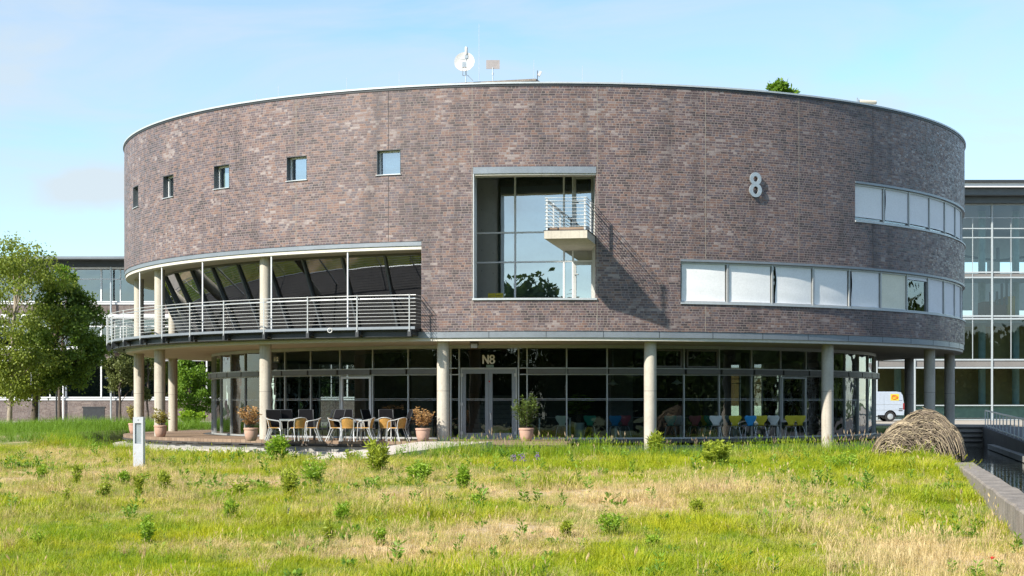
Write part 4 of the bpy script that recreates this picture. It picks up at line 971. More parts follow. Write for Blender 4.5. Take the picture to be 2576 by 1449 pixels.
t = thing('exhibition_object', 'brown and ochre boxes with upright pipes on the upper floor of the atrium', 'installation', (xu(2495, YR+3), YR+1.4, zr(802)))
ox = xu(2495, YR+3)
mb = MB(); mb.bx(xu(2452, YR+3)-ox, xu(2495, YR+3)-ox, -.8, .8, 0, 1.25); mb.bx(xu(2492, YR+3)-ox, xu(2508, YR+3)-ox, -.6, .6, 0, 1.45); mb.build('brown_box', rough_mat('red_brown_box', (.14,.06,.045), .7), t)
mb = MB(); mb.bx(xu(2510, YR+3)-ox, xu(2529, YR+3)-ox, -.7, .7, 0, 1.62); mb.build('ochre_box', rough_mat('ochre_box', (.42,.26,.04), .7), t)
for u, h in ((2466, 1.9), (2482, 1.95), (2494, 2.5), (2506, 2.8)):
    mb = MB(); mb.tube([(xu(u, YR+3)-ox, -.9, 1.0), (xu(u, YR+3)-ox, -.9, h)], .09, 8); mb.build('pipe', M['dark_metal'], t)
# ------------------------------------------------------------------ van on the plaza
def van():
    x0 = xu(2276, 107)-4.95; z = .5; L = 4.95; H = 1.95; w = 1.85
    t = thing('delivery_van', 'white delivery van with a yellow panel parked behind the building', 'van', (x0+L/2, 108, z))
    def prof(y, ins):
        pts = [(0.03,.42),(0,.75),(.02,1.15),(.10,1.75),(.20,1.90),(.5,1.95),(3.2,1.95),(3.45,1.88),(4.0,1.20),(4.7,1.02),(4.93,.80),(4.95,.45),(4.75,.32)]
        return [(a-L/2+(ins*.3 if a < 1 else -ins*.3), y, b-(ins if b > 1.7 else 0)) for a, b in pts]
    wheels = (.92, 3.98)
    mb = MB(); rows = [prof(-w/2+.12, .06), prof(-w/2+.02, .02), prof(-w/2, .0)]
    front = prof(-w/2+.10, .08); back = prof(w/2-.10, .08)
    full = [prof(-w/2+.0, .05), prof(-w/2+.12, .0), prof(w/2-.12, .0), prof(w/2, .05)]
    mb.grid(full)
    bot = [(p[0], p[1], p[2]) for p in full[0]]
    def side(y, pts, flip):
        # side skin with the wheel arches cut out of its lower edge
        low = [(.03, .42)]
        for c in wheels: low += [(c+.40*math.cos(a), .32+.42*math.sin(a)) for a in np.linspace(math.pi*.92, math.pi*.08, 11)]
        low += [(4.75, .32)]
        poly = [(a[0], y, a[2]) for a in pts]+[(a-L/2, y, b) for a, b in low[::-1][1:-1]]
        mb.face(poly[::-1] if flip else poly)
    side(-w/2, full[0], True); side(w/2, full[-1], False)
    mb.build('body', M['shaded_white'], t)
    mb = MB(); mb.bx(-L/2+.1, L/2-.25, -w/2+.05, w/2-.05, .30, .34); mb.build('underbody', M['rubber'], t)
    for c in wheels:
        for s in (-1, 1):
            mb = MB(); rows = [[(c-L/2+r*math.cos(a), s*(w/2-.02)+y, .33+r*math.sin(a)) for a in np.linspace(0, 2*math.pi, 25)[:-1]] for r, y in ((.18, -s*.005), (.30, 0), (.33, -s*.03), (.33, -s*.19), (.28, -s*.2))]
            mb.grid(rows, closed=True); wh = mb.build('wheel', M['rubber'], t, smooth='auto')
            mb = MB(); mb.lathe([(0, 0), (.18, .0), (.19, .02), (.10, .03), (0, .035)], (0,0,0), 18, caps=False); o = mb.build('rim', M['galv'], wh); o.matrix_basis = Matrix.Translation((c-L/2, s*(w/2-.03), .33)) @ Matrix.Rotation(R_(90 if s < 0 else -90), 4, 'X')
            mb = MB(); rows = [[(c-L/2+r*math.cos(a), s*(w/2-.30), .33+r*math.sin(a)) for a in np.linspace(0, math.pi, 15)] for r in (.02, .41)]
            mb.grid(rows); rows = [[(c-L/2+.41*math.cos(a), s*(w/2-y), .33+.41*math.sin(a)) for a in np.linspace(0, math.pi, 15)] for y in (.004, .30)]; mb.grid(rows); mb.build('wheel_arch', M['rubber'], t)
    t.scale.x = -1
    px = -(xu(2251.5, 107)-x0-L/2); pz = EYE+(VH-999.5)/FPX*107-z
    mb = MB(); mb.bx(px-.27, px+.27, -w/2-.008, -w/2-.003, pz-.21, pz+.21); pn = mb.build('yellow_panel', M['yellow'], t)
    mb = MB(); mb.tube([(px+.20*math.cos(a), -w/2-.012, pz+.12*math.sin(a)+.02*math.sin(2*a)) for a in np.linspace(.5, 2*math.pi-.1, 22)], .022, 5); mb.tube([(px-.13, -w/2-.012, pz-.01), (px+.02, -w/2-.012, pz+.04), (px+.19, -w/2-.012, pz+.02)], .018, 5); mb.build('red_emblem', M['poppy'], pn)
    mb = MB()
    for z0 in (.74, 1.10): mb.bx(-L/2+.2, L/2-.9, -w/2-.006, -w/2+.0, z0, z0+.025)
    for x in (1.32, 2.42): mb.bx(x-L/2, x-L/2+.012, -w/2-.006, -w/2, .5, 1.7)
    mb.build('trim_line', rough_mat('panel_gap', (.30,.33,.36), .5), t)
    mb = MB(); mb.bx(-L/2-.02, -L/2+.10, -w/2-.004, -w/2+.1, .78, 1.2); mb.build('tail_light', rough_mat('tail_lamp', (.25,.03,.03), .3), t)
    mb = MB(); mb.bx(-L/2+.12, -L/2+.36, -w/2-.007, -w/2-.002, .80, .86); mb.bx(-L/2+.12, -L/2+.38, -w/2-.007, -w/2-.002, .68, .74); mb.bx(-L/2+.14, -L/2+.40, -w/2-.007, -w/2-.002, 1.36, 1.38); mb.build('lettering', M['dark_metal'], t)
    mb = MB(); mb.face([(x-L/2, -w/2-.004, q) for x, q in ((3.0,1.15),(3.85,1.15),(3.40,1.74),(3.0,1.76))]); mb.build('side_window', M['glass_win'], t)
van()
# ------------------------------------------------------------------ furniture on the terrace
def on_deck(u, Y): return (xu(u, Y), Y, Z_DECK)
def bistro(label, u, Y, rz):                           # faces local -y
    t = thing('bistro_chair', label, 'chair', on_deck(u, Y), R_(rz), 'tan bistro chairs on the terrace')
    mb = MB()
    for s in (-1, 1):
        mb.tube([(s*.25,-.25,0),(s*.262,-.235,.30),(s*.27,-.21,.60),(s*.27,-.16,.655),(s*.268,-.05,.67),(s*.25,.13,.70),(s*.19,.225,.735),(s*.09,.262,.765),(0,.27,.772)], .0135, 7)
        mb.tube([(s*.245,.30,0),(s*.215,.20,.22),(s*.20,.14,.42),(s*.205,.17,.60),(s*.20,.218,.725)], .012, 7)
        mb.tube([(s*.215,.235,0),(s*.19,.13,.24),(s*.18,.05,.42)], .010, 6)
        mb.tube([(s*.262,-.235,.30),(s*.20,-.18,.425)], .010, 6)
        mb.tube([(s*.20,-.20,.425),(s*.20,.16,.425)], .011, 6)
    mb.tube([(-.2,-.20,.425),(.2,-.20,.425)], .011, 6)
    mb.build('frame', M['steel'], t, smooth='auto')
    mb = MB(); n = 20
    out = []
    for k in range(n):
        a = 2*math.pi*k/n; c, s_ = math.cos(a), math.sin(a)
        out.append((.215*math.copysign(abs(c)**.6, c), -.01+.205*math.copysign(abs(s_)**.6, s_)))
    rows = [[(x, y, .425) for x, y in out], [(x, y, .447) for x, y in out], [(x*.8, y*.8, .452) for x, y in out]]
    mb.grid(rows, closed=True); mb.face(rows[0][::-1]); mb.face(rows[-1]); mb.build('seat', M['wicker'], t, smooth='auto')
    mb = MB(); rows = []; rows2 = []
    for k in range(9):
        z = .455+.30*k/8; w = (.175+.035*math.sin(min(1, k/5)*math.pi/2))*(1 if k < 7 else (1-.12*(k-6)**1.6)); lean = .165+.085*k/8
        rows.append([(w*q, lean+.015-.055*q*q, z) for q in np.linspace(-1, 1, 11)]); rows2.append([(w*q, lean-.003-.055*q*q, z) for q in np.linspace(-1, 1, 11)])
    mb.grid(rows); mb.grid([r[::-1] for r in rows2]); mb.grid([rows[-1], rows2[-1]]); mb.grid([rows2[0], rows[0]])
    mb.build('backrest', M['wicker'], t, smooth='auto')
    return t
b1 = bistro('tan bistro chair beside the column, leftmost on the terrace, facing right', 690, 53.75, 92)
BC = [('tan bistro chair with its tall back turned right, just right of the leftmost table', 750, 53.65, -150),
      ('tan bistro chair facing left, first one on the right of the leftmost table', 787, 53.7, -88),
      ('tan bistro chair facing right at the left end of the middle group', 846, 53.8, 80),
      ('tan bistro chair with its round back to the lawn in the middle group', 876, 53.55, 176),
      ('tan bistro chair facing right whose legs cross those of its neighbour', 899, 53.9, 96),
      ('tan bistro chair facing left at the right end of the middle group', 922, 53.6, -100),
      ('tan bistro chair with its back to the lawn beside the rightmost silver table', 971, 53.9, 172),
      ('tan bistro chair facing left, rightmost on the terrace next to the potted shrub', 1001, 53.55, -128)]
for l, u, Y, rz in BC:
    c = dup(b1, on_deck(u, Y), R_(rz), l); c['label'] = l
def table(label, u, Y, sz, h, top, leg, name='bistro_table', group='square silver tables on the terrace', rz=8):
    t = thing(name, label, 'table', on_deck(u, Y), R_(rz), group)
    mb = MB(); mb.box((0, 0, h-.012), (sz, sz, .024)); mb.build('table_top', top, t)
    mb = MB(); mb.box((0, 0, h-.04), (sz-.02, sz-.02, .03)); mb.build('apron', leg, t)
    for sx in (-1, 1):
        for sy in (-1, 1):
            mb = MB(); mb.box((sx*(sz/2-.03), sy*(sz/2-.03), (h-.056)/2), (.036, .036, h-.056)); mb.build('leg', leg, t)
    return t
table('square silver table between the two leftmost tan chairs', 728, 54.15, .66, .715, M['galv'], M['steel'])
table('square silver table behind the middle group of tan chairs', 884, 54.5, .66, .715, M['galv'], M['steel'])
table('square silver table left of the two rightmost tan chairs', 950, 54.1, .62, .715, M['galv'], M['steel'])
table('wide black table close to the glass behind the leftmost chairs', 712, 55.2, .95, .74, M['black_fabric'], M['dark_metal'], 'black_table', 'black tables close to the glass')
table('wide black table close to the glass behind the middle chairs', 866, 55.3, .95, .74, M['black_fabric'], M['dark_metal'], 'black_table', 'black tables close to the glass')
table('wide black table close to the glass near the potted shrub', 990, 55.35, .9, .74, M['black_fabric'], M['dark_metal'], 'black_table', 'black tables close to the glass')
def dark_chair(label, u, Y, rz):
    t = thing('high_back_chair', label, 'chair', on_deck(u, Y), R_(rz), 'black high backed chairs by the glass')
    mb = MB(); rows = []; rows2 = []
    for k in range(8):
        z = .40+.62*k/7; y = .17+.17*k/7; w = .235-(.02*(k == 7))
        rows.append([(w*q, y+.012, z) for q in (-1,-.5,0,.5,1)]); rows2.append([(w*q, y-.010, z) for q in (-1,-.5,0,.5,1)])
    mb.grid(rows); mb.grid([r[::-1] for r in rows2]); mb.grid([rows[-1], rows2[-1]]); mb.build('backrest', M['black_fabric'], t)
    mb = MB(); mb.box((0, -.04, .41), (.47, .44, .025)); mb.build('seat', M['black_fabric'], t)
    mb = MB()
    for s in (-1, 1):
        mb.tube([(s*.255,-.27,0),(s*.255,-.25,.40),(s*.26,-.22,.63),(s*.26,.20,.64)], .014, 6)
        mb.tube([(s*.25,.30,0),(s*.25,.14,.40),(s*.24,.34,1.02)], .014, 6)
        mb.tube([(s*.25,-.25,.40),(s*.25,.14,.40)], .012, 6)
    mb.tube([(-.24,.34,1.02),(.24,.34,1.02)], .014, 6)
    mb.build('frame', M['dark_metal'], t, smooth='auto'); return t
k1 = dark_chair('black high backed chair behind the leftmost column, back towards the lawn', 693, 54.75, 176)
DC = [('black high backed chair just right of the leftmost column, close to the glass', 716, 54.85, 188),
      ('black high backed chair behind the second tan chair from the left', 771, 55.5, 10),
      ('black high backed chair seen from the side right of the third tan chair', 812, 55.0, -80),
      ('black high backed chair in the gap left of the middle tan chairs', 838, 55.35, -40),
      ('black high backed chair under the pale framed opening window', 869, 55.9, 5),
      ('black high backed chair leaning between the middle and right tan chairs', 939, 54.9, 60),
      ('black high backed chair behind the rightmost silver table', 974, 55.75, 12),
      ('black high backed chair behind the rightmost tan chair', 1010, 55.0, -70)]
for l, u, Y, rz in DC: dup(k1, on_deck(u, Y), R_(rz), l)['label'] = l
# potted plants
def leaves(pts, dirs, ll, lw, r, fold=.0, tint=None):  # rhombic leaves, one quad each
    pts = np.asarray(pts); d = np.asarray(dirs); n = len(pts); d = d/np.maximum(1e-6, np.linalg.norm(d, axis=1))[:, None]
    q = r.normal(size=(n, 3)); s = np.cross(d, q); s /= np.maximum(1e-6, np.linalg.norm(s, axis=1))[:, None]
    L_ = (ll*r.uniform(.7, 1.3, n))[:, None]; Wd = L_*lw
    V = np.stack([pts, pts+d*L_*.45+s*Wd, pts+d*L_, pts+d*L_*.45-s*Wd], 1).reshape(-1, 3)
    F = np.arange(4*n).reshape(n, 4); t = r.random(n) if tint is None else np.clip(tint, 0, 1)
    return V, F, np.repeat(t, 4)
def stems_plant(parent, mat_leaf, mat_stem, z0, h, spread, ns, nl, ll, lw, r, lean=(0, 0), base_r=.05, start=.25, up=.4, clump=None, rad=.006):
    mb = MB(); P = []; D = []; T = []
    for k in range(ns):
        a = 2*math.pi*(k+r.random())/ns; rr = spread*math.sqrt(r.random()); hh = h*(r.uniform(.6, 1.0))*(1-.25*(rr/max(spread, 1e-3))**2)
        b = np.array([base_r*math.cos(a)*r.random(), base_r*math.sin(a)*r.random(), z0]); e = np.array([rr*math.cos(a)+lean[0]*hh, rr*math.sin(a)+lean[1]*hh, z0+hh])
        m = (b+e)/2+np.array([rr*math.cos(a)*.15, rr*math.sin(a)*.15, hh*.08]); bend = [b*(1-q)**2+2*m*q*(1-q)+e*q*q for q in np.linspace(0, 1, 6)]
        mb.tube(bend, [rad*(1-.7*q) for q in np.linspace(0, 1, 6)], 4)
        for j in range(nl):
            q = r.uniform(start, 1.0); p = b*(1-q)**2+2*m*q*(1-q)+e*q*q
            az = r.uniform(0, 2*math.pi); P.append(p+r.normal(0, .012, 3)); D.append((math.cos(az), math.sin(az), r.uniform(-.3, 1)*up+.15)); T.append(.25+.5*q+r.normal(0, .25))
    mb.build('stem', mat_stem, parent)
    V, F, tt = leaves(P, D, ll, lw, r, tint=np.array(T)); raw('foliage', V, F, mat_leaf, parent, {'tint': tt})
def pot(label, u, Y, h=.43, rad=.235):
    t = thing('potted_plant', label, 'potted plant', on_deck(u, Y), 0, 'terracotta pots on the terrace')
    mb = MB(); mb.lathe([(rad*.58, 0), (rad*.70, .02), (rad*.88, h*.35), (rad*.98, h*.72), (rad*.97, h*.84), (rad*1.06, h*.86), (rad*1.07, h*.97), (rad*1.0, h), (rad*.90, h*.98), (rad*.88, h*.86)], n=28); mb.build('pot', M['terracotta'], t, smooth='auto')
    mb = MB(); mb.lathe([(rad*.87, h*.86), (rad*.87, h*.88), (.001, h*.9)], n=20, caps=False); mb.build('potting_soil', M['soil'], t)
    return t
r = np.random.default_rng(11)
t = pot('terracotta pot with an olive brown bush at the far left end of the terrace', 338, 67.6); stems_plant(t, M['leaf_olive'], M['bark'], .38, .95, .33, 22, 26, .11, .22, r, up=.9)
t = pot('terracotta pot with sparse olive shrub at the foot of the second column', 404, 60.9); stems_plant(t, M['leaf_olive'], M['bark'], .38, .78, .36, 20, 22, .10, .24, r, up=.7)
t = pot('terracotta pot with a russet shrub leaning left beside the tall left column', 632, 54.1); stems_plant(t, M['leaf_brown'], M['bark'], .38, .95, .42, 20, 22, .10, .27, r, lean=(-.16, 0)); 
t = pot('terracotta pot with a rounded red brown shrub left of the entrance column', 1064, 53.35); stems_plant(t, M['leaf_brown'], M['bark'], .38, .80, .42, 24, 24, .085, .28, r)
t = pot('terracotta pot with a tall dark evergreen right of the entrance doors', 1324, 53.75)
stems_plant(t, M['leaf_ever'], M['bark'], .38, 1.22, .50, 26, 80, .10, .13, r, start=.12, up=1.3)
# ------------------------------------------------------------------ inside the ground floor cafe
shellc = {k: plain('shell_'+k, c, .35) for k, c in dict(pale=(.62,.74,.62), teal=(.01,.34,.30), green=(.04,.32,.22), blue=(.03,.28,.62), pink=(.50,.12,.16), yellow=(.62,.54,.05), white=(.62,.66,.66), ochre=(.48,.36,.05)).items()}
def shell_chair(label, u, Y, rz, col):
    t = thing('shell_chair', label, 'chair', on_deck(u, Y), R_(rz), 'coloured shell chairs inside the glass')
    mb = MB(); rows = []
    prof = [(-.20,.452,.17),(-.17,.447,.20),(-.02,.435,.205),(.10,.438,.17),(.155,.465,.105),(.175,.52,.105),(.19,.60,.17),(.21,.70,.22),(.225,.77,.215),(.23,.80,.17)]
    for y, z, w in prof: rows.append([(w*q, y-.03*q*q*(z > .5), z+.012*q*q) for q in np.linspace(-1, 1, 9)])
    mb.grid(rows); mb.build('shell', shellc[col], t, smooth=True)
    for sx in (-1, 1):
        for sy in (-1, 1):
            mb = MB(); mb.tube([(sx*.11, sy*.10, .43), (sx*.15, sy*.13, .40), (sx*.225, sy*.215+.01, 0)], .008, 6); mb.build('leg', M['steel'], t)
    return t
SC = [('pale green shell chair inside the glass right of the evergreen pot', 1413, 57.6, 180, 'pale'), ('dark green shell chair just right of the indoor planter', 1484, 57.9, 176, 'green'),
      ('bright blue shell chair left of the right hand entrance side column', 1546, 57.7, 182, 'blue'), ('pink shell chair deep inside behind the bright blue one', 1568, 58.9, 200, 'pink'),
      ('teal shell chair just right of the middle front column', 1686, 57.7, 178, 'teal'), ('white shell chair right beside the teal one', 1708, 58.3, 150, 'white'),
      ('pink shell chair two bays right of the middle front column', 1746, 57.9, 185, 'pink'), ('ochre shell chair partly behind the green one', 1774, 58.8, 175, 'ochre'), ('green shell chair left of the two white ones', 1784, 58.1, 182, 'green'),
      ('white shell chair, left one of the pair beside a mullion', 1799, 57.8, 180, 'white'), ('white shell chair, right one of the pair beside a mullion', 1823, 58.4, 160, 'white'),
      ('yellow shell chair left of the blue chair in the right half', 1848, 58.2, 178, 'yellow'), ('blue shell chair between yellow chairs in the right half', 1884, 57.9, 190, 'blue'),
      ('yellow shell chair right of the blue chair in the right half', 1914, 58.4, 176, 'yellow'), ('white shell chair left of the two rightmost yellow chairs', 1947, 58.6, 165, 'white'),
      ('yellow shell chair under the opening window at the right', 1988, 58.5, 180, 'yellow'), ('yellow shell chair, rightmost one inside the glass', 2007, 58.9, 200, 'yellow')]
for l, u, Y, rz, c in SC: shell_chair(l, u, Y, rz, c)
def cafe_table(label, u, Y, sx):
    t = thing('cafe_table', label, 'table', on_deck(u, Y), 0, 'pale tables inside the glass')
    mb = MB(); mb.box((0, 0, .735), (sx, .75, .03)); mb.build('table_top', M['interior_pale'], t)
    for a in (-1, 1):
        for b in (-1, 1): mb = MB(); mb.box((a*(sx/2-.06), b*.31, .36), (.04, .04, .72)); mb.build('leg', M['galv'], t)
cafe_table('pale cafe table behind the pale green shell chair', 1395, 58.5, 1.2); cafe_table('pale cafe table behind the blue and pink shell chairs', 1590, 59.2, 1.3)
cafe_table('long pale cafe table behind the white shell chair pair', 1765, 59.4, 1.6); cafe_table('long pale cafe table behind the yellow shell chairs', 1900, 59.5, 1.6)
t = thing('indoor_planter', 'large pale green planter with a tall drooping plant inside the glass', 'planter', on_deck(1457, 57.6))
mb = MB(); mb.lathe([(.15, 0), (.17, .02), (.185, .54), (.18, .56), (.165, .55), (.165, .50), (.001, .50)], n=24, caps=False); mb.build('pot', rough_mat('pale_green_pot', (.34,.42,.38), .5), t, smooth='auto')
stems_plant(t, M['leaf_ever'], M['bark'], .48, 1.45, .30, 7, 40, .34, .06, np.random.default_rng(5), start=.45, up=-.4, rad=.014)
def pendant(label, u, v, Y):
    p = at(u, v, Y); t = thing('pendant_lamp', label, 'lamp', p, 0, 'pendant lamps inside the glass')
    mb = MB(); mb.lathe([(.03,.16),(.05,.12),(.10,.07),(.20,.02),(.205,.0),(.19,.0),(.09,.05)], n=20, caps=False); mb.build('lamp_shade', plain('pale_lamp_shade', (.55,.58,.48), .4), t, smooth='auto')
    mb = MB(); mb.lathe([(.0,-.05),(.05,-.03),(.06,.0),(.05,.03)], n=14, caps=False); mb.build('bulb_globe', M['white'], t, smooth=True)
    mb = MB(); mb.tube([(0,0,.15),(0,0,3.655-p.z)], .007, 5); mb.build('cord', M['galv'], t)
pendant('pale pendant lamp left of the middle front column', 1542, 967, 57.9); pendant('pale pendant lamp right of the middle front column', 1703, 965, 58.0)
# ------------------------------------------------------------------ pillar light on the lawn, lamps and posts in the background
def ground_at(u, v):
    Y = 40.0
    for _ in range(30): Y = (EYE-float(lawn_z(np.array(xu(u, Y)), np.array(Y))))*FPX/(v-VH)
    return Vector((xu(u, Y), Y, float(lawn_z(np.array(xu(u, Y)), np.array(Y)))))
g = ground_at(350, 1175)
t = thing('pillar_light', 'pale metal pillar light with a recessed glass panel on the lawn', 'bollard light', (g.x, g.y, g.z-.02))
H_ = 128*g.y/FPX; w_ = 25*g.y/FPX
mb = MB()
mb.bx(-w_/2, w_/2, -w_/2, w_/2, .03, H_*.48); mb.bx(-w_/2, w_/2, -w_/2, w_/2, H_*.88, H_)
mb.bx(-w_/2, -w_/2+.045, -w_/2, w_/2, H_*.48+.001, H_*.88-.001); mb.bx(w_/2-.045, w_/2, -w_/2, w_/2, H_*.48+.001, H_*.88-.001); mb.bx(-w_/2+.046, w_/2-.046, 0, w_/2, H_*.48+.001, H_*.88-.001)
mb.build('housing', rough_mat('pale_grey_metal', (.56,.59,.63), .45, .04, 2.0, metal=.15), t)
mb = MB(); mb.bx(-w_/2+.047, w_/2-.047, -w_/2+.03, -w_/2+.035, H_*.48+.004, H_*.88-.004); mb.build('glass_panel', rough_mat('frosted_lamp_glass', (.30,.35,.38), .2, .15, 5.0), t)
mb = MB(); mb.bx(-.045, .045, -.02, -.002, H_*.74, H_*.85); mb.build('lamp_reflector', M['zinc_light'], t)
mb = MB(); mb.bx(-.02, .02, -.02, -.002, H_*.50, H_*.74); mb.build('light_tube', M['white'], t)
mb = MB(); mb.lathe([(0, 0), (.02, 0)], (0, -w_/2-.004, H_*.945), 10, caps=False); 
mb = MB(); mb.box((0, 0, .012), (w_+.08, w_+.08, .05)); mb.build('base_plate', M['plinth'], t)
mb = MB(); mb.box((0, -w_/2-.003, H_*.945), (.03, .006, .03)); mb.build('lock', M['galv'], t)
t = thing('street_lamp', 'slim white street lamp with a flat disc head in front of the brick office block', 'street lamp', (xu(159, 104), 104, .5))
mb = MB(); mb.tube([(0,0,0),(0,0,EYE+(VH-935)/FPX*104-.5)], .05, 8); mb.build('pole', M['frame_white'], t)
mb = MB(); z = EYE+(VH-945)/FPX*104-.5; mb.lathe([(.05,-.09),(.12,-.06),(.36,0),(.36,.05),(.1,.12),(.03,.2)], (0,0,z), 18); mb.build('lamp_head', M['galv'], t, smooth='auto')
t = thing('metal_post', 'dark slim post standing in front of the brick office block', 'post', (xu(142, 98), 98, .5)); mb = MB(); mb.tube([(0,0,0),(0,0,2.9)], .055, 8); mb.build('pole', M['dark_metal'], t); mb = MB(); mb.lathe([(.0,2.9),(.09,2.9),(.09,3.05),(0,3.09)], n=10, caps=False); mb.build('cap', M['dark_metal'], t)
t = thing('metal_post', 'pale slim post beside the dark tree trunk', 'post', (xu(97, 98), 98, .5)); mb = MB(); mb.tube([(0,0,0),(0,0,2.4)], .055, 8); mb.build('pole', M['galv'], t); mb = MB(); mb.lathe([(.0,2.4),(.08,2.4),(.08,2.48),(0,2.52)], n=10, caps=False); mb.build('cap', M['galv'], t)
g = ground_at(728, 1300)
t = thing('marker_peg', 'small dark grey peg sticking out of the lawn', 'peg', g); mb = MB(); mb.lathe([(.028, -.05), (.03, .12), (.024, .15), (0, .158)], n=10, caps=False); mb.build('shaft', M['dark_metal'], t, smooth=True); mb = MB(); mb.lathe([(.031, .03), (.031, .06)], n=10); mb.build('pale_band', M['galv'], t)
# ------------------------------------------------------------------ woven willow sculpture by the water
def willow():
    g = Vector((xu(2315, 49.3), 49.3, -.08))
    t = thing('willow_sculpture', 'large domed sculpture of woven willow twigs at the edge of the canal', 'sculpture', g)
    r = np.random.default_rng(17)
    domes = [(.14, .0, 1.02, .85, 1.46), (-.46, -.14, .80, .72, 1.16), (-.96, -.26, .55, .55, .80), (.72, .02, .64, .7, 1.10)]
    core = MB()
    for cx, cy, rx, ry, rz in domes:
        rows = [[(cx+rx*.9*math.cos(a)*math.cos(e), cy+ry*.9*math.sin(a)*math.cos(e), rz*.9*math.sin(e)) for a in np.linspace(0, 2*math.pi, 21)[:-1]] for e in np.linspace(-.05, math.pi/2-.02, 8)]
        core.grid(rows, closed=True)
    core.build('added_dark_shell', rough_mat('dark_shell_brown', (.05,.038,.026), .9, .3, 8), t)  # added closed dark shell behind the twigs, blocks the view through
    for nm, mat, cnt in (('dark_twigs', M['willow'], 620), ('pale_twigs', M['willow_pale'], 520)):
        mb = MB()
        for k in range(cnt):
            w = r.choice(4, p=(.42, .27, .14, .17)); cx, cy, rx, ry, rz = domes[w]; f = r.uniform(.92, 1.07)
            # an arch along the dome: nested rainbow courses, each swung a little about the upright axis
            y0 = r.uniform(-.97, .75); sw = r.normal(-.10, .30); a0, a1 = sorted(r.uniform(.02, math.pi-.02, 2))
            if a1-a0 < .9: a0 = max(.02, a0-.5); a1 = min(math.pi-.02, a0+1.3)
            pts = []; wob = r.normal(0, .045); s = math.sqrt(1-y0*y0); cs, sn = math.cos(sw), math.sin(sw); tl = r.normal(.0, .14)
            for q in np.linspace(a0, a1, 9):
                ex_, ey_, ez_ = s*math.cos(q), y0+wob*math.sin(3*q)+tl*s*math.cos(q), s*math.sin(q)
                n_ = math.sqrt(ex_*ex_+ey_*ey_+ez_*ez_); ex_, ey_, ez_ = ex_/n_, ey_/n_, ez_/n_
                ex_, ey_ = ex_*cs-ey_*sn, ex_*sn+ey_*cs
                pts.append((cx+rx*f*ex_, cy+ry*f*ey_, max(-.02, rz*f*ez_)))
            if r.random() < .22:
                p = Vector(pts[-1]); d = p-Vector(pts[-2]); pts[-1] = p+d*.3+Vector((0, 0, r.uniform(0, .10)))
            mb.tube(pts, r.uniform(.005, .014), 3)
        mb.build(nm, mat, t)
willow()
# ------------------------------------------------------------------ vegetation
def blade_tuft(n, h0, h1, spread, wid, lean, r, segs=3, heads=0):
    V = []; F = []; T = []
    for k in range(n):
        a = r.uniform(0, 2*math.pi); b = spread*math.sqrt(r.random()); az = r.uniform(0, 2*math.pi); h = r.uniform(h0, h1); l = abs(r.normal(lean, lean*.6))*h
        base = np.array([b*math.cos(a), b*math.sin(a), -.01]); d = np.array([math.cos(az), math.sin(az), 0]); s = np.array([-d[1], d[0], 0]); tn = r.normal(.5, .22)
        i0 = len(V)
        for j in range(segs+1):
            q = j/segs; w = wid*(1-q*.85)*(.7 if j == 0 else 1)*r.uniform(.85, 1.15)
            p = base+d*l*q*q+np.array([0, 0, h*q*(1-.25*q*l/h)])
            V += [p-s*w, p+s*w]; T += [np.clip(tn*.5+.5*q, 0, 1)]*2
        for j in range(segs): F.append((i0+2*j, i0+2*j+1, i0+2*j+3, i0+2*j+2))
        if heads and r.random() < heads:                # a seed head: two crossed lozenges
            tip = base+d*l+np.array([0, 0, h*(1-.25*l/h)]); hl = h*r.uniform(.13, .24); hw = hl*.13
            for sx in (s, d):
                i0 = len(V); dd = d*.25+np.array([0, 0, 1.0])
                V += [tip-dd*hl*.1, tip+dd*hl*.4+sx*hw, tip+dd*hl, tip+dd*hl*.4-sx*hw]; T += [.9]*4; F.append((i0, i0+1, i0+2, i0+3))
    return np.array(V), np.array(F), np.array(T)
def proto_coll(name, specs, mat, seed):
    c = bpy.data.collections.new(name); r = np.random.default_rng(seed)
    for sp in specs:
        V, F, T = blade_tuft(*sp[:6], r, *sp[6:]); c.objects.link(raw(name+'_tuft', V, F, mat, attrs={'tint': T}, link=False))
    return c
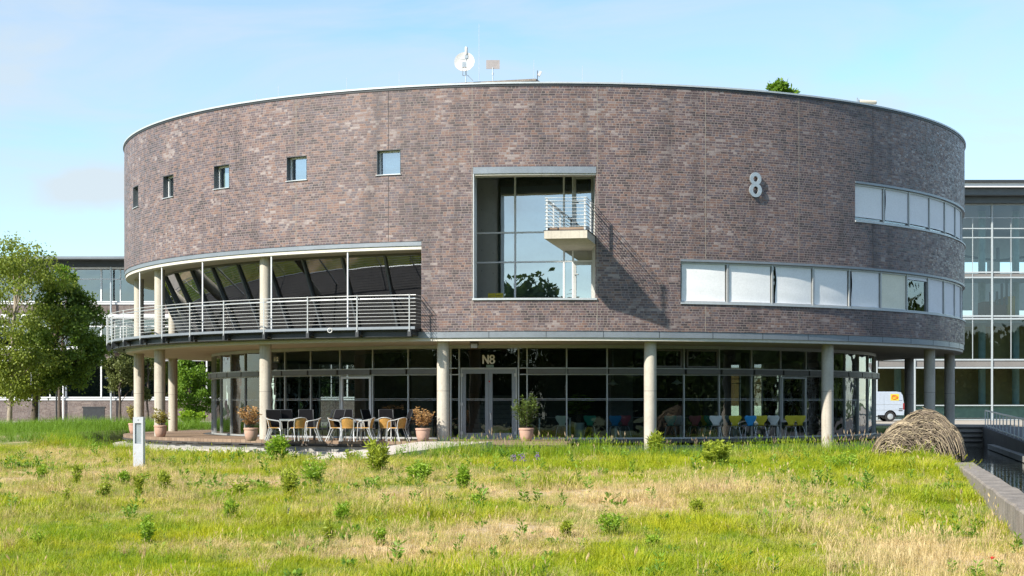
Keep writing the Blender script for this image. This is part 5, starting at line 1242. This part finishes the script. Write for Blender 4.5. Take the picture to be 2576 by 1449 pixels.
def scatter(name, label, surf, coll, seed, smin, smax, tiltr=.18):
    V, F, at_ = surf
    o = raw(name, V, F, M['lawn'], attrs=at_)
    tag(o, label, kind='stuff')
    ng = bpy.data.node_groups.new(name, 'GeometryNodeTree')
    ng.interface.new_socket('Geometry', in_out='INPUT', socket_type='NodeSocketGeometry'); ng.interface.new_socket('Geometry', in_out='OUTPUT', socket_type='NodeSocketGeometry')
    N = ng.nodes; L = ng.links; gi = N.new('NodeGroupInput'); go = N.new('NodeGroupOutput')
    dp = N.new('GeometryNodeDistributePointsOnFaces'); dp.inputs['Seed'].default_value = seed
    na = N.new('GeometryNodeInputNamedAttribute'); na.data_type = 'FLOAT'; na.inputs[0].default_value = 'dens'
    L.new(gi.outputs[0], dp.inputs['Mesh']); L.new(na.outputs[0], dp.inputs['Density'])
    ci = N.new('GeometryNodeCollectionInfo'); ci.inputs[0].default_value = coll; ci.inputs['Separate Children'].default_value = True; ci.inputs['Reset Children'].default_value = True
    ip = N.new('GeometryNodeInstanceOnPoints'); ip.inputs['Pick Instance'].default_value = True
    rv = N.new('FunctionNodeRandomValue'); rv.data_type = 'FLOAT_VECTOR'; rv.inputs[0].default_value = (-tiltr, -tiltr, 0); rv.inputs[1].default_value = (tiltr, tiltr, 6.283); rv.inputs['Seed'].default_value = seed+1
    rs = N.new('FunctionNodeRandomValue'); rs.data_type = 'FLOAT'; rs.inputs[2].default_value = smin; rs.inputs[3].default_value = smax; rs.inputs['Seed'].default_value = seed+2
    nh = N.new('GeometryNodeInputNamedAttribute'); nh.data_type = 'FLOAT'; nh.inputs[0].default_value = 'hgt'
    mu = N.new('ShaderNodeMath'); mu.operation = 'MULTIPLY'; L.new(rs.outputs[1], mu.inputs[0]); L.new(nh.outputs[0], mu.inputs[1])
    L.new(dp.outputs['Points'], ip.inputs['Points']); L.new(ci.outputs[0], ip.inputs['Instance']); L.new(rv.outputs[0], ip.inputs['Rotation']); L.new(mu.outputs[0], ip.inputs['Scale'])
    L.new(ip.outputs[0], go.inputs[0])
    md = o.modifiers.new('scatter', 'NODES'); md.node_group = ng
    return o
def strip(x0, x1, y0, y1, step, dens, hgt, zf=None, keep=.02):     # grid of the places where dens(x, y) grows something
    X = np.arange(x0, x1, step); Y = np.arange(y0, y1, step); gx, gy = np.meshgrid(X, Y); gx = gx.ravel(); gy = gy.ravel(); n, m = len(Y), len(X)
    d = dens(gx, gy); z = (zf or lawn_z)(gx, gy)
    i = np.arange(n*m).reshape(n, m); F = np.stack([i[:-1,:-1], i[:-1,1:], i[1:,1:], i[1:,:-1]], -1).reshape(-1, 4)
    F = F[d[F].max(1) > keep]; used = np.unique(F); mp = np.zeros(n*m, int); mp[used] = np.arange(len(used))
    V = np.stack([gx, gy, z], 1)[used]
    return V, mp[F], {'dens': d[used], 'hgt': hgt(gx, gy)[used], 'dry': dry_field(gx, gy)[used]}
def in_ramp(x, y):
    t = (y-47.3)/5.7; xl = -6.35+3.4*t; xr = -4.75+4.13*t
    return (t > -.06) & (t < 1.1) & (x > xl-.25) & (x < xr+.25)
def lawn_mask(x, y):
    d = shore_d(x, y); m = smooth(-.1, .15, d)*(x < xwall(y)-.03)*(~in_ramp(x, y))
    m = m*(np.abs(x) < .38*y+5)                      # only what the place can show near this view
    return m
r = np.random.default_rng(3)
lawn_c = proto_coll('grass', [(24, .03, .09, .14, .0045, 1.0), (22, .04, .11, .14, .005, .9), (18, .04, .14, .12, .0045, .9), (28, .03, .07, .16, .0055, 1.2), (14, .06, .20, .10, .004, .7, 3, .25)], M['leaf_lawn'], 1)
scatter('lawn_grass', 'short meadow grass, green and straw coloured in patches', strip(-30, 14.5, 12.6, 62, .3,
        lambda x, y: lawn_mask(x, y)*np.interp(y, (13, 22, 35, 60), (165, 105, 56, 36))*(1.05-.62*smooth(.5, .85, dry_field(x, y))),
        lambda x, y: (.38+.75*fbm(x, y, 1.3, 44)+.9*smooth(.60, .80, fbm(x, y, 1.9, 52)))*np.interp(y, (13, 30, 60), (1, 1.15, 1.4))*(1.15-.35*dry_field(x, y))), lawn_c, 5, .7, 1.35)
cov_c = bpy.data.collections.new('cover'); rr = np.random.default_rng(21); M['leaf_cover'] = leaf_mat('low_cover_leaves', (.07,.16,.016), (.22,.36,.04), .35)
for k in range(3):                                     # upright leafy stalks
    n = 34; q = rr.random(n); a = rr.uniform(0, 6.283, n); P_ = np.stack([.02*np.cos(a)+.03*q, .02*np.sin(a), .02+q*(.26, .36, .2)[k]], 1); D_ = np.stack([np.cos(a), np.sin(a), rr.uniform(.2, 1.2, n)], 1)
    V, F, T = leaves(P_, D_, (.10, .12, .08)[k], (.17, .14, .22)[k], rr, tint=.2+.7*q); cov_c.objects.link(raw('stalk_tuft', V, F, M['leaf_cover'], attrs={'tint': T}, link=False))
for k in range(4):
    n = (14, 22, 30, 18)[k]; a = rr.uniform(0, 6.283, n); P_ = np.stack([.05*np.cos(a), .05*np.sin(a), rr.uniform(0, .10, n)], 1); D_ = np.stack([np.cos(a), np.sin(a), rr.uniform(.1, 1.1, n)], 1)
    V, F, T = leaves(P_, D_, (.10, .13, .09, .16)[k], (.25, .2, .3, .12)[k], rr); cov_c.objects.link(raw('cover_tuft', V, F, M['leaf_cover'], attrs={'tint': T}, link=False))
scatter('ground_cover', 'low broad leaved herbs scattered between the grass', strip(-20, 14, 12.8, 52, .35, lambda x, y: lawn_mask(x, y)*4.0*smooth(.56, .76, fbm(x, y, 2.0, 111))*(dry_field(x, y) < .7)+lawn_mask(x, y)*.55, lambda x, y: (.45+.6*fbm(x, y, 1.5, 113))*np.interp(y, (13, 35), (.75, 1.2))), cov_c, 37, .4, 1.25, .2)
straw_c = proto_coll('straw', [(20, .12, .30, .07, .0035, .45, 3, .6), (14, .14, .36, .06, .003, .5, 3, .7), (24, .08, .22, .10, .004, .7, 3, .3)], M['leaf_straw'], 2)
def straw_d(x, y):
    z = lawn_z(x, y); u = UC+FPX*x/y; v = VH+FPX*(EYE-z)/y
    k = 1.5*np.exp(-((u-2330)/230)**2-((v-1400)/80)**2)+.55*np.exp(-((u-1880)/330)**2-((v-1240)/32)**2)+.28*np.exp(-((u-1330)/220)**2-((v-1350)/50)**2)+.2*np.exp(-((u-2050)/300)**2-((v-1320)/45)**2)
    return lawn_mask(x, y)*np.clip((k+.10)*(.25+1.7*np.clip(fbm(x, y, 1.1, 61)-.35, 0, 1)), 0, 1)*24*(dry_field(x, y) > .25)
scatter('dry_grass', 'taller straw coloured seeding grass on the lawn', strip(-16, 14.5, 12.6, 48, .3, straw_d, lambda x, y: .7+.6*fbm(x, y, 2, 70)), straw_c, 9, .7, 1.3)
# tall grass along the bank
shore_c = proto_coll('bank', [(20, .22, .52, .11, .006, .45), (18, .28, .62, .10, .0055, .4), (16, .18, .45, .14, .008, .6), (14, .30, .62, .10, .005, .45, 3, .2)], M['leaf_shore'], 4)
def bank_d(x, y):
    d = shore_d(x, y); w = np.where(x > -5, 2.6, 1.6)
    k = smooth(-.35, .1, d)*smooth(w, w*.45, d)*(x < xwall(y)+.25)*(~in_ramp(x, y))
    k = k*np.where((x > -10.5) & (x < -4.2), .12, 1.0)*(np.abs(x) < .34*y+1)
    return k*(.35+1.1*fbm(x, y, 1.3, 15))*30
scatter('bank_grass', 'tall bright green grass along the bank of the moat', strip(-22, 15, 44, 66, .3, bank_d, lambda x, y: (.45+.75*fbm(x, y, 1.7, 17))*np.where(x > -4, 1.3, np.where(x > -10.5, .5, .95)), zf=lambda x, y: terr_z(x, y)), shore_c, 12, .6, 1.15)
seed_c = proto_coll('seedhead', [(7, .5, .85, .10, .0028, .22, 3, 1.0), (5, .55, .95, .08, .0028, .25, 3, 1.0)], M['seed'], 6)
def seed_d(x, y):
    d = shore_d(x, y); u = UC+FPX*x/y
    k = smooth(-.3, .1, d)*smooth(1.3, .3, d)*(x < xwall(y)+.2)*(~in_ramp(x, y))
    return k*(1.0*np.exp(-((u-1230)/170)**2)+.35*np.exp(-((u-1480)/130)**2)+1.5*np.exp(-((u-2270)/170)**2)+.10)*9
scatter('seeding_grass', 'pinkish grass seed heads standing above the bank', strip(-8, 15, 44, 56, .3, seed_d, lambda x, y: .62+.3*fbm(x, y, 1.1, 80), zf=lambda x, y: terr_z(x, y)), seed_c, 19, .6, 1.05)
# reed bed left of the terrace
reed_c = proto_coll('reed', [(22, .5, .95, .14, .010, .35), (18, .6, 1.1, .14, .010, .3), (20, .4, .85, .16, .012, .5)], M['leaf_reed'], 8)
def reed_d(x, y):
    u = UC+FPX*x/y; w = np.where(u < 300, 1, .0)+np.where((u > 445) & (y > 74), 1.0, 0)
    return (u < 545)*((y > 63.5) & (y < 79) & (u < 335) | (y > 72) & (y < 84))*smooth(.0, 1.2, np.hypot(x-CX, y-CY)-18.6)*(.5+fbm(x, y, 2, 90))*16
scatter('reed_bed', 'dense green reed bed to the left of the terrace', strip(-30, -9.5, 63, 85, .4, reed_d, lambda x, y: .50+.5*fbm(x, y, 2.5, 91), zf=lambda x, y: np.full_like(x, .02)+.28*smooth(66, 76, y)), reed_c, 23, .7, 1.1)
# leafy water plants in the moat on the left
def broad_tuft(n, r):
    P = []; D = []
    for k in range(n):
        a = r.uniform(0, 6.283); b = .22*math.sqrt(r.random()); P.append((b*math.cos(a), b*math.sin(a), r.uniform(.25, .62))); D.append((math.cos(a+r.normal(0, .6)), math.sin(a+r.normal(0, .6)), r.uniform(-.2, .5)))
    return leaves(P, D, .15, .42, r)
mc = bpy.data.collections.new('moat'); rr = np.random.default_rng(9)
for k in range(3):
    V, F, T = broad_tuft(26, rr); mc.objects.link(raw('moat_tuft', V, F, leaf_mat('water_plant_leaves'+str(k), (.05,.12,.02), ((.22,.32,.10),(.40,.46,.28),(.16,.28,.05))[k], .3, spec=.9), attrs={'tint': T}, link=False))
def moat_d(x, y):
    d = shore_d(x, y); u = UC+FPX*x/y
    return (d < -.05)*(np.hypot(x-CX, y-CY) > 18.2)*((u > 395) & (u < 790) | (u > 1560) & (u < 2220) & (d > -1.2))*(.4+fbm(x, y, 1.2, 95))*np.where(u < 800, 8, 4)
scatter('moat_plants', 'broad leaved water plants growing in the moat', strip(-14, 14, 49, 60, .3, moat_d, lambda x, y: .8+.25*fbm(x, y, 1.1, 97), zf=lambda x, y: np.full_like(x, -.56)), mc, 31, .8, 1.15, .1)
# ---- trees
def tree(name, label, x, y, z0, ztop, crown, mat, bark, tr, seed, nc=34, nl=9000, ls=.13, group=None, lobes=None, cat='tree', lean=0, droop=0.0):
    r = np.random.default_rng(seed); t = thing(name, label, cat, (x, y, z0), 0, group)
    cx, cz, rx, rz = crown; ry = rx
    mb = MB(); ht = cz+rz*.55-z0
    tp = [(lean*(k/6)**1.5+(cx-x)*(k/6)**2+r.normal(0, .04), r.normal(0, .04), ht*k/6) for k in range(7)]
    mb.tube([(tp[0][0], tp[0][1], -.05)]+tp[1:], [tr*(1.25 if k == 0 else 1-.12*k) for k in range(7)], 9)
    C = []
    for k in range(nc):
        for _ in range(30):
            q = r.normal(size=3); q /= np.linalg.norm(q); q *= r.uniform(.25, 1)**.45
            if q[2] > -.92: break
        if lobes: q *= lobes(q)
        C.append(((cx-x)+rx*q[0], ry*q[1], cz-z0+rz*q[2]))
    C = np.array(C); CR = r.uniform(.14, .30, nc)*min(rx, rz)
    for c in C[:max(10, nc//3)]:
        f = np.clip((c[2]/ht)-.28, .25, .9); i = f*6; k = int(i); b = Vector(tp[k]).lerp(Vector(tp[min(6, k+1)]), i-k); m = b.lerp(Vector(c), .5)+Vector((0, 0, .12*rz))
        mb.tube([b, m, c], [tr*.32, tr*.2, tr*.07], 5)
    mb.build('trunk', bark, t, smooth='auto')
    per = np.maximum(8, (nl*CR**2/np.sum(CR**2)).astype(int)); P = []; D = []; T = []
    for c, cr, n in zip(C, CR, per):
        q = r.normal(size=(n, 3)); q /= np.linalg.norm(q, axis=1)[:, None]; q *= (r.random(n)**.4)[:, None]*r.uniform(.8, 1.25, (n, 1)); p = c+q*cr*np.array([1.15, 1.15, .85])
        P.append(p); D.append(q*.6+r.normal(0, .5, (n, 3))+np.array([0, 0, -droop])); T.append(np.clip(r.normal(.45, .22, n)+r.normal(0, .12), 0, 1))
    # stray twigs that break the outline
    n = nl//10; q = r.normal(size=(n, 3)); q /= np.linalg.norm(q, axis=1)[:, None]; k = r.integers(0, nc, n); p = C[k]+q*CR[k][:, None]*r.uniform(1.0, 1.7, (n, 1)); P.append(p); D.append(q+r.normal(0, .4, (n, 3))); T.append(r.uniform(.3, 1, n))
    V, F, tt = leaves(np.concatenate(P), np.concatenate(D), ls, .33, r, tint=np.concatenate(T))
    raw('crown', V, F, mat, t, {'tint': tt}); return t
def za(v, Y): return EYE+(VH-v)/FPX*Y
tree('birch_tree', 'tall light green birch at the left edge with a pale trunk', xu(25, 88), 88, .35, 11, (xu(52, 88), za(792, 88), 2.35, 4.75), M['leaf_tree'], M['bark_pale'], .13, 41, 84, 17000, .15, droop=.8)
tree('linden_tree', 'dense dark green linden with a thick black trunk left of the round building', xu(84, 90), 90, .4, 9, (xu(172, 90), za(858, 90), 2.1, 3.2), M['leaf_dark'], M['bark'], .20, 42, 60, 18000, .17)
tree('maple_tree', 'yellow green maple showing beside and above the dark linden', xu(150, 95), 95, .5, 9, (xu(172, 95), za(780, 95), 1.15, 2.4), M['leaf_bright'], M['bark'], .10, 43, 26, 5200, .17)
tree('pine_tree', 'flat layered pine close to the left end of the gallery', xu(300, 100), 100, .5, 5, (xu(305, 100), za(930, 100), 1.25, 1.35), M['leaf_pine'], M['bark'], .10, 44, 26, 6000, .15, lobes=lambda q: np.array([1, 1, 1])*(.75+.3*abs(math.sin(q[2]*6))))
tree('garden_tree', 'bright green leafy tree seen between the left columns and the glass', xu(468, 97), 97, .5, 5, (xu(492, 97), za(968, 97), 1.3, 1.75), M['leaf_bright'], M['bark'], .09, 45, 32, 7000, .15)
tree('garden_tree', 'dark thin tree behind the second column from the left', xu(372, 101), 101, .5, 5, (xu(372, 101), za(945, 101), .8, 1.5), M['leaf_pine'], M['bark'], .08, 46, 18, 3000, .14)
tree('poplar_tree', 'green treetop peeking over the roof edge at the right', xu(1972, 112), 112, .5, 24, (xu(1972, 112), za(195, 112)-4.7, 1.15, 5.1), M['leaf_bright'], M['bark'], .25, 47, 46, 8000, .30)
t = thing('garden_shrub', 'low green shrub between the left columns and the glass', 'shrub', (xu(482, 90), 90, .5)); stems_plant(t, M['leaf_weed'], M['bark'], 0, .85, .8, 30, 60, .17, .3, np.random.default_rng(6), start=.1)
# woodland across the road behind the viewer; it only shows mirrored in the glass
def woodland():
    r = np.random.default_rng(99); P = []; D = []; T = []
    path = [(-62, 70), (-60, -42), (55, -44), (58, 55), (62, 88)]
    for (ax, ay), (bx_, by) in zip(path[:-1], path[1:]):
        Ls = math.hypot(bx_-ax, by-ay); q0 = 0
        while q0 < Ls:
            x, y = ax+(bx_-ax)*q0/Ls+r.normal(0, 1.5), ay+(by-ay)*q0/Ls+r.normal(0, 1.5); R0 = r.uniform(2.6, 4.4); h = r.uniform(8.0, 11.5)*(1.25 if ay < -30 and by < -30 else .9)
            for k in range(34):
                q = r.normal(size=3); q /= np.linalg.norm(q); c = np.array([x, y, h-R0*1.2])+q*np.array([R0, R0, R0*1.25])*r.random()**.4
                n = 62; s = r.normal(size=(n, 3)); P.append(c+s*R0*.22); D.append(s); T.append(np.clip(r.normal(.45, .2, n), 0, 1))
            for k in range(30):
                c = np.array([x+r.normal(0, 2.5), y+r.normal(0, 2.5), r.uniform(.2, 5.0)]); n = 40; s = r.normal(size=(n, 3)); P.append(c+s*.7); D.append(s); T.append(np.clip(r.normal(.3, .2, n), 0, 1))
            q0 += R0*r.uniform(.9, 1.3)
    V, F, tt = leaves(np.concatenate(P), np.concatenate(D), .62, .45, r, tint=np.concatenate(T))
    V[:, 2] = np.maximum(V[:, 2], -.35)
    o = raw('woodland', V, F, M['leaf_wood'], attrs={'tint': tt}); tag(o, 'belt of dark trees opposite the building, mirrored in its glass', kind='stuff')
woodland()
# ---- single weeds on the lawn
def weed(label, u, v0, v1, wpx, mat='leaf_weed', seed=0, ns=None, ll=None, lw=.2, up=.7, stem='leaf_stem', nl=None, start=.08, name='weed_clump', cat='weed'):
    g = ground_at(u, v0); k = g.y/FPX; h = (v0-v1)*k; w = wpx*k/2
    t = thing(name, label, cat, (g.x, g.y, g.z-.02), 0, 'green weeds standing on the lawn')
    ns = ns or int(10+w*60); rr_ = np.random.default_rng(100+seed); spk = seed % 3 == 1; stems_plant(t, M[mat], M['leaf_weed_stem'], 0, h*rr_.uniform(1.1, 1.3), w*rr_.uniform(.75, 1.05), ns, nl or int(22+h*30), (ll or max(.06, h*.18))*(1.45 if spk else 1), lw*(.55 if spk else rr_.uniform(.7, 1.1)), rr_, start=.02, up=up*(2.2 if spk else 1), rad=.004, base_r=w*.4)
    return t
M['leaf_weed_stem'] = plain('weed_stem', (.10,.14,.03), .8)
WD = [('large bushy green weed below the leftmost wicker chair at the terrace edge', 697,1166,1098,60), ('large bushy green weed right beside the pale ramp', 949,1190,1120,62), ('low green weed half over the pale ramp, left of a large bushy one', 886,1162,1130,52),
  ('broad dark green weed below the russet potted shrub', 1055,1212,1165,78), ('yellow green upright weed on dry grass below the leftmost wicker chairs', 725,1250,1190,54), ('rounded green weed between two bushes left of the ramp', 790,1217,1160,74),
  ('single upright broad leaved stalk below the entrance column', 1166,1232,1176,32), ('slim green weed with a narrow top left of the dark peg', 580,1308,1258,40), ('green weed with a rusty base low on the left lawn', 370,1368,1300,46),
  ('dark bushy weed alone on the right middle of the lawn', 1535,1348,1290,62), ('narrow pointed weed left of the pillar light', 193,1224,1172,20), ('small bushy weed below the pillar light', 312,1222,1182,34), ('thin rusty stalk directly below the pillar light', 350,1252,1186,18),
  ('yellow green weed to the lower right of the pillar light', 411,1234,1182,36), ('spreading dark green rosette left of the yellow green weed', 602,1246,1216,64), ('small dark weed at the far left of the pillar light', 108,1204,1172,30), ('flat dark rosette near the left middle of the lawn', 555,1254,1234,44),
  ('cluster of yellow green shoots on the left lawn', 262,1252,1212,44), ('short weed among dry grass left of centre', 958,1372,1332,28), ('loose green weed right of the dark peg', 862,1312,1266,42), ('flat green rosette just below the single broad leaved stalk', 1196,1268,1244,40),
  ('small pale weed with long blades right of centre', 1424,1352,1314,28), ('thin stalk in front of the dark peg', 826,1368,1310,18), ('thin green stalk at the left, below the small dark weed', 168,1268,1226,20),
  ('tall yellow green bush on the bank in front of the right hand glass', 1802,1172,1112,84), ('leafy yellow weed at the foot of the middle front column', 1648,1150,1096,40), ('bright green bush on the bank left of the willow sculpture', 2120,1185,1138,110), ('spreading dark green weed at the bottom left', 95,1375,1338,44),
  ('green weed on the right lawn below the tall yellow green bush', 1752,1290,1262,34), ('small green tuft right of the lone dark bushy weed', 1640,1375,1345,40)]
for i, (l, u, v0, v1, w) in enumerate(WD):
    yel = any(k in l for k in ('yellow', 'pale', 'thin', 'pointed')); flat = 'rosette' in l
    weed(l, u, v0, v1, w, 'leaf_weed_y' if yel else 'leaf_weed', i, up=.15 if flat else .8, lw=.3 if flat or 'broad' in l else .18, ns=(5 if w < 25 else None), nl=(60 if w < 36 else None))
def straw_clump(label, u, v0, v1, w, seed):
    g = ground_at(u, v0); k = g.y/FPX; r = np.random.default_rng(seed)
    V, F, T = blade_tuft(70, (v0-v1)*k*.6, (v0-v1)*k*1.2, w*k*.3, .0045, .45, r, 4, .35)
    o = raw('dry_grass_clump', V, F, M['leaf_straw'], attrs={'tint': T}); o.location = g; tag(o, label, 'grass clump', 'pale dry grass clumps on the lawn')
for i, a in enumerate([('pale dry grass clump at the far left edge of the lawn', 22,1385,1332,44), ('tawny dry grass clump left of another near the bottom left', 312,1402,1366,34), ('whitish dry grass clump just right of a tawny one', 358,1398,1362,44), ('pale dry grass clump below the thin stalk near centre left', 758,1385,1342,48), ('pale dry grass clump at the bottom edge left of centre', 660,1446,1404,56), ('pale dry grass clump on the bare patch near the centre', 1452,1398,1352,60),('tall dry grass clump at the bottom edge right of centre', 2100,1446,1380,70)]): straw_clump(*a, 300+i)
for u, v in ((1290, 1172), (1313, 1170), (1350, 1166)):
    g = ground_at(u, v+20); t = thing('vetch_flower', 'purple flower spike on the bank below the entrance', 'flower', g, 0, 'purple flowers on the bank')
    mb = MB(); mb.tube([(0,0,0),(.02,0,.42)], .004, 4); mb.build('stem', M['leaf_weed_stem'], t)
    mb = MB(); rq = random.Random(u)
    for k in range(30): mb.box((rq.gauss(.02, .03), rq.gauss(0, .03), rq.uniform(.28, .46)), (.022, .016, .02), rq.random()*3)
    mb.build('petals', M['flower'], t)
g = ground_at(2493, 1440); t = thing('poppy', 'single red poppy in the dry grass at the lower right', 'flower', g)
mb = MB(); mb.tube([(0,0,-.02),(.01,0,.15)], .003, 4); mb.build('stem', M['leaf_weed_stem'], t)
mb = MB()
for k in range(5):
    a = k*1.257; mb.face(((.01,0,.15),(.01+.035*math.cos(a-.5),.035*math.sin(a-.5),.175),(.01+.05*math.cos(a),.05*math.sin(a),.185),(.01+.035*math.cos(a+.5),.035*math.sin(a+.5),.175)))
mb.build('petals', M['poppy'], t)
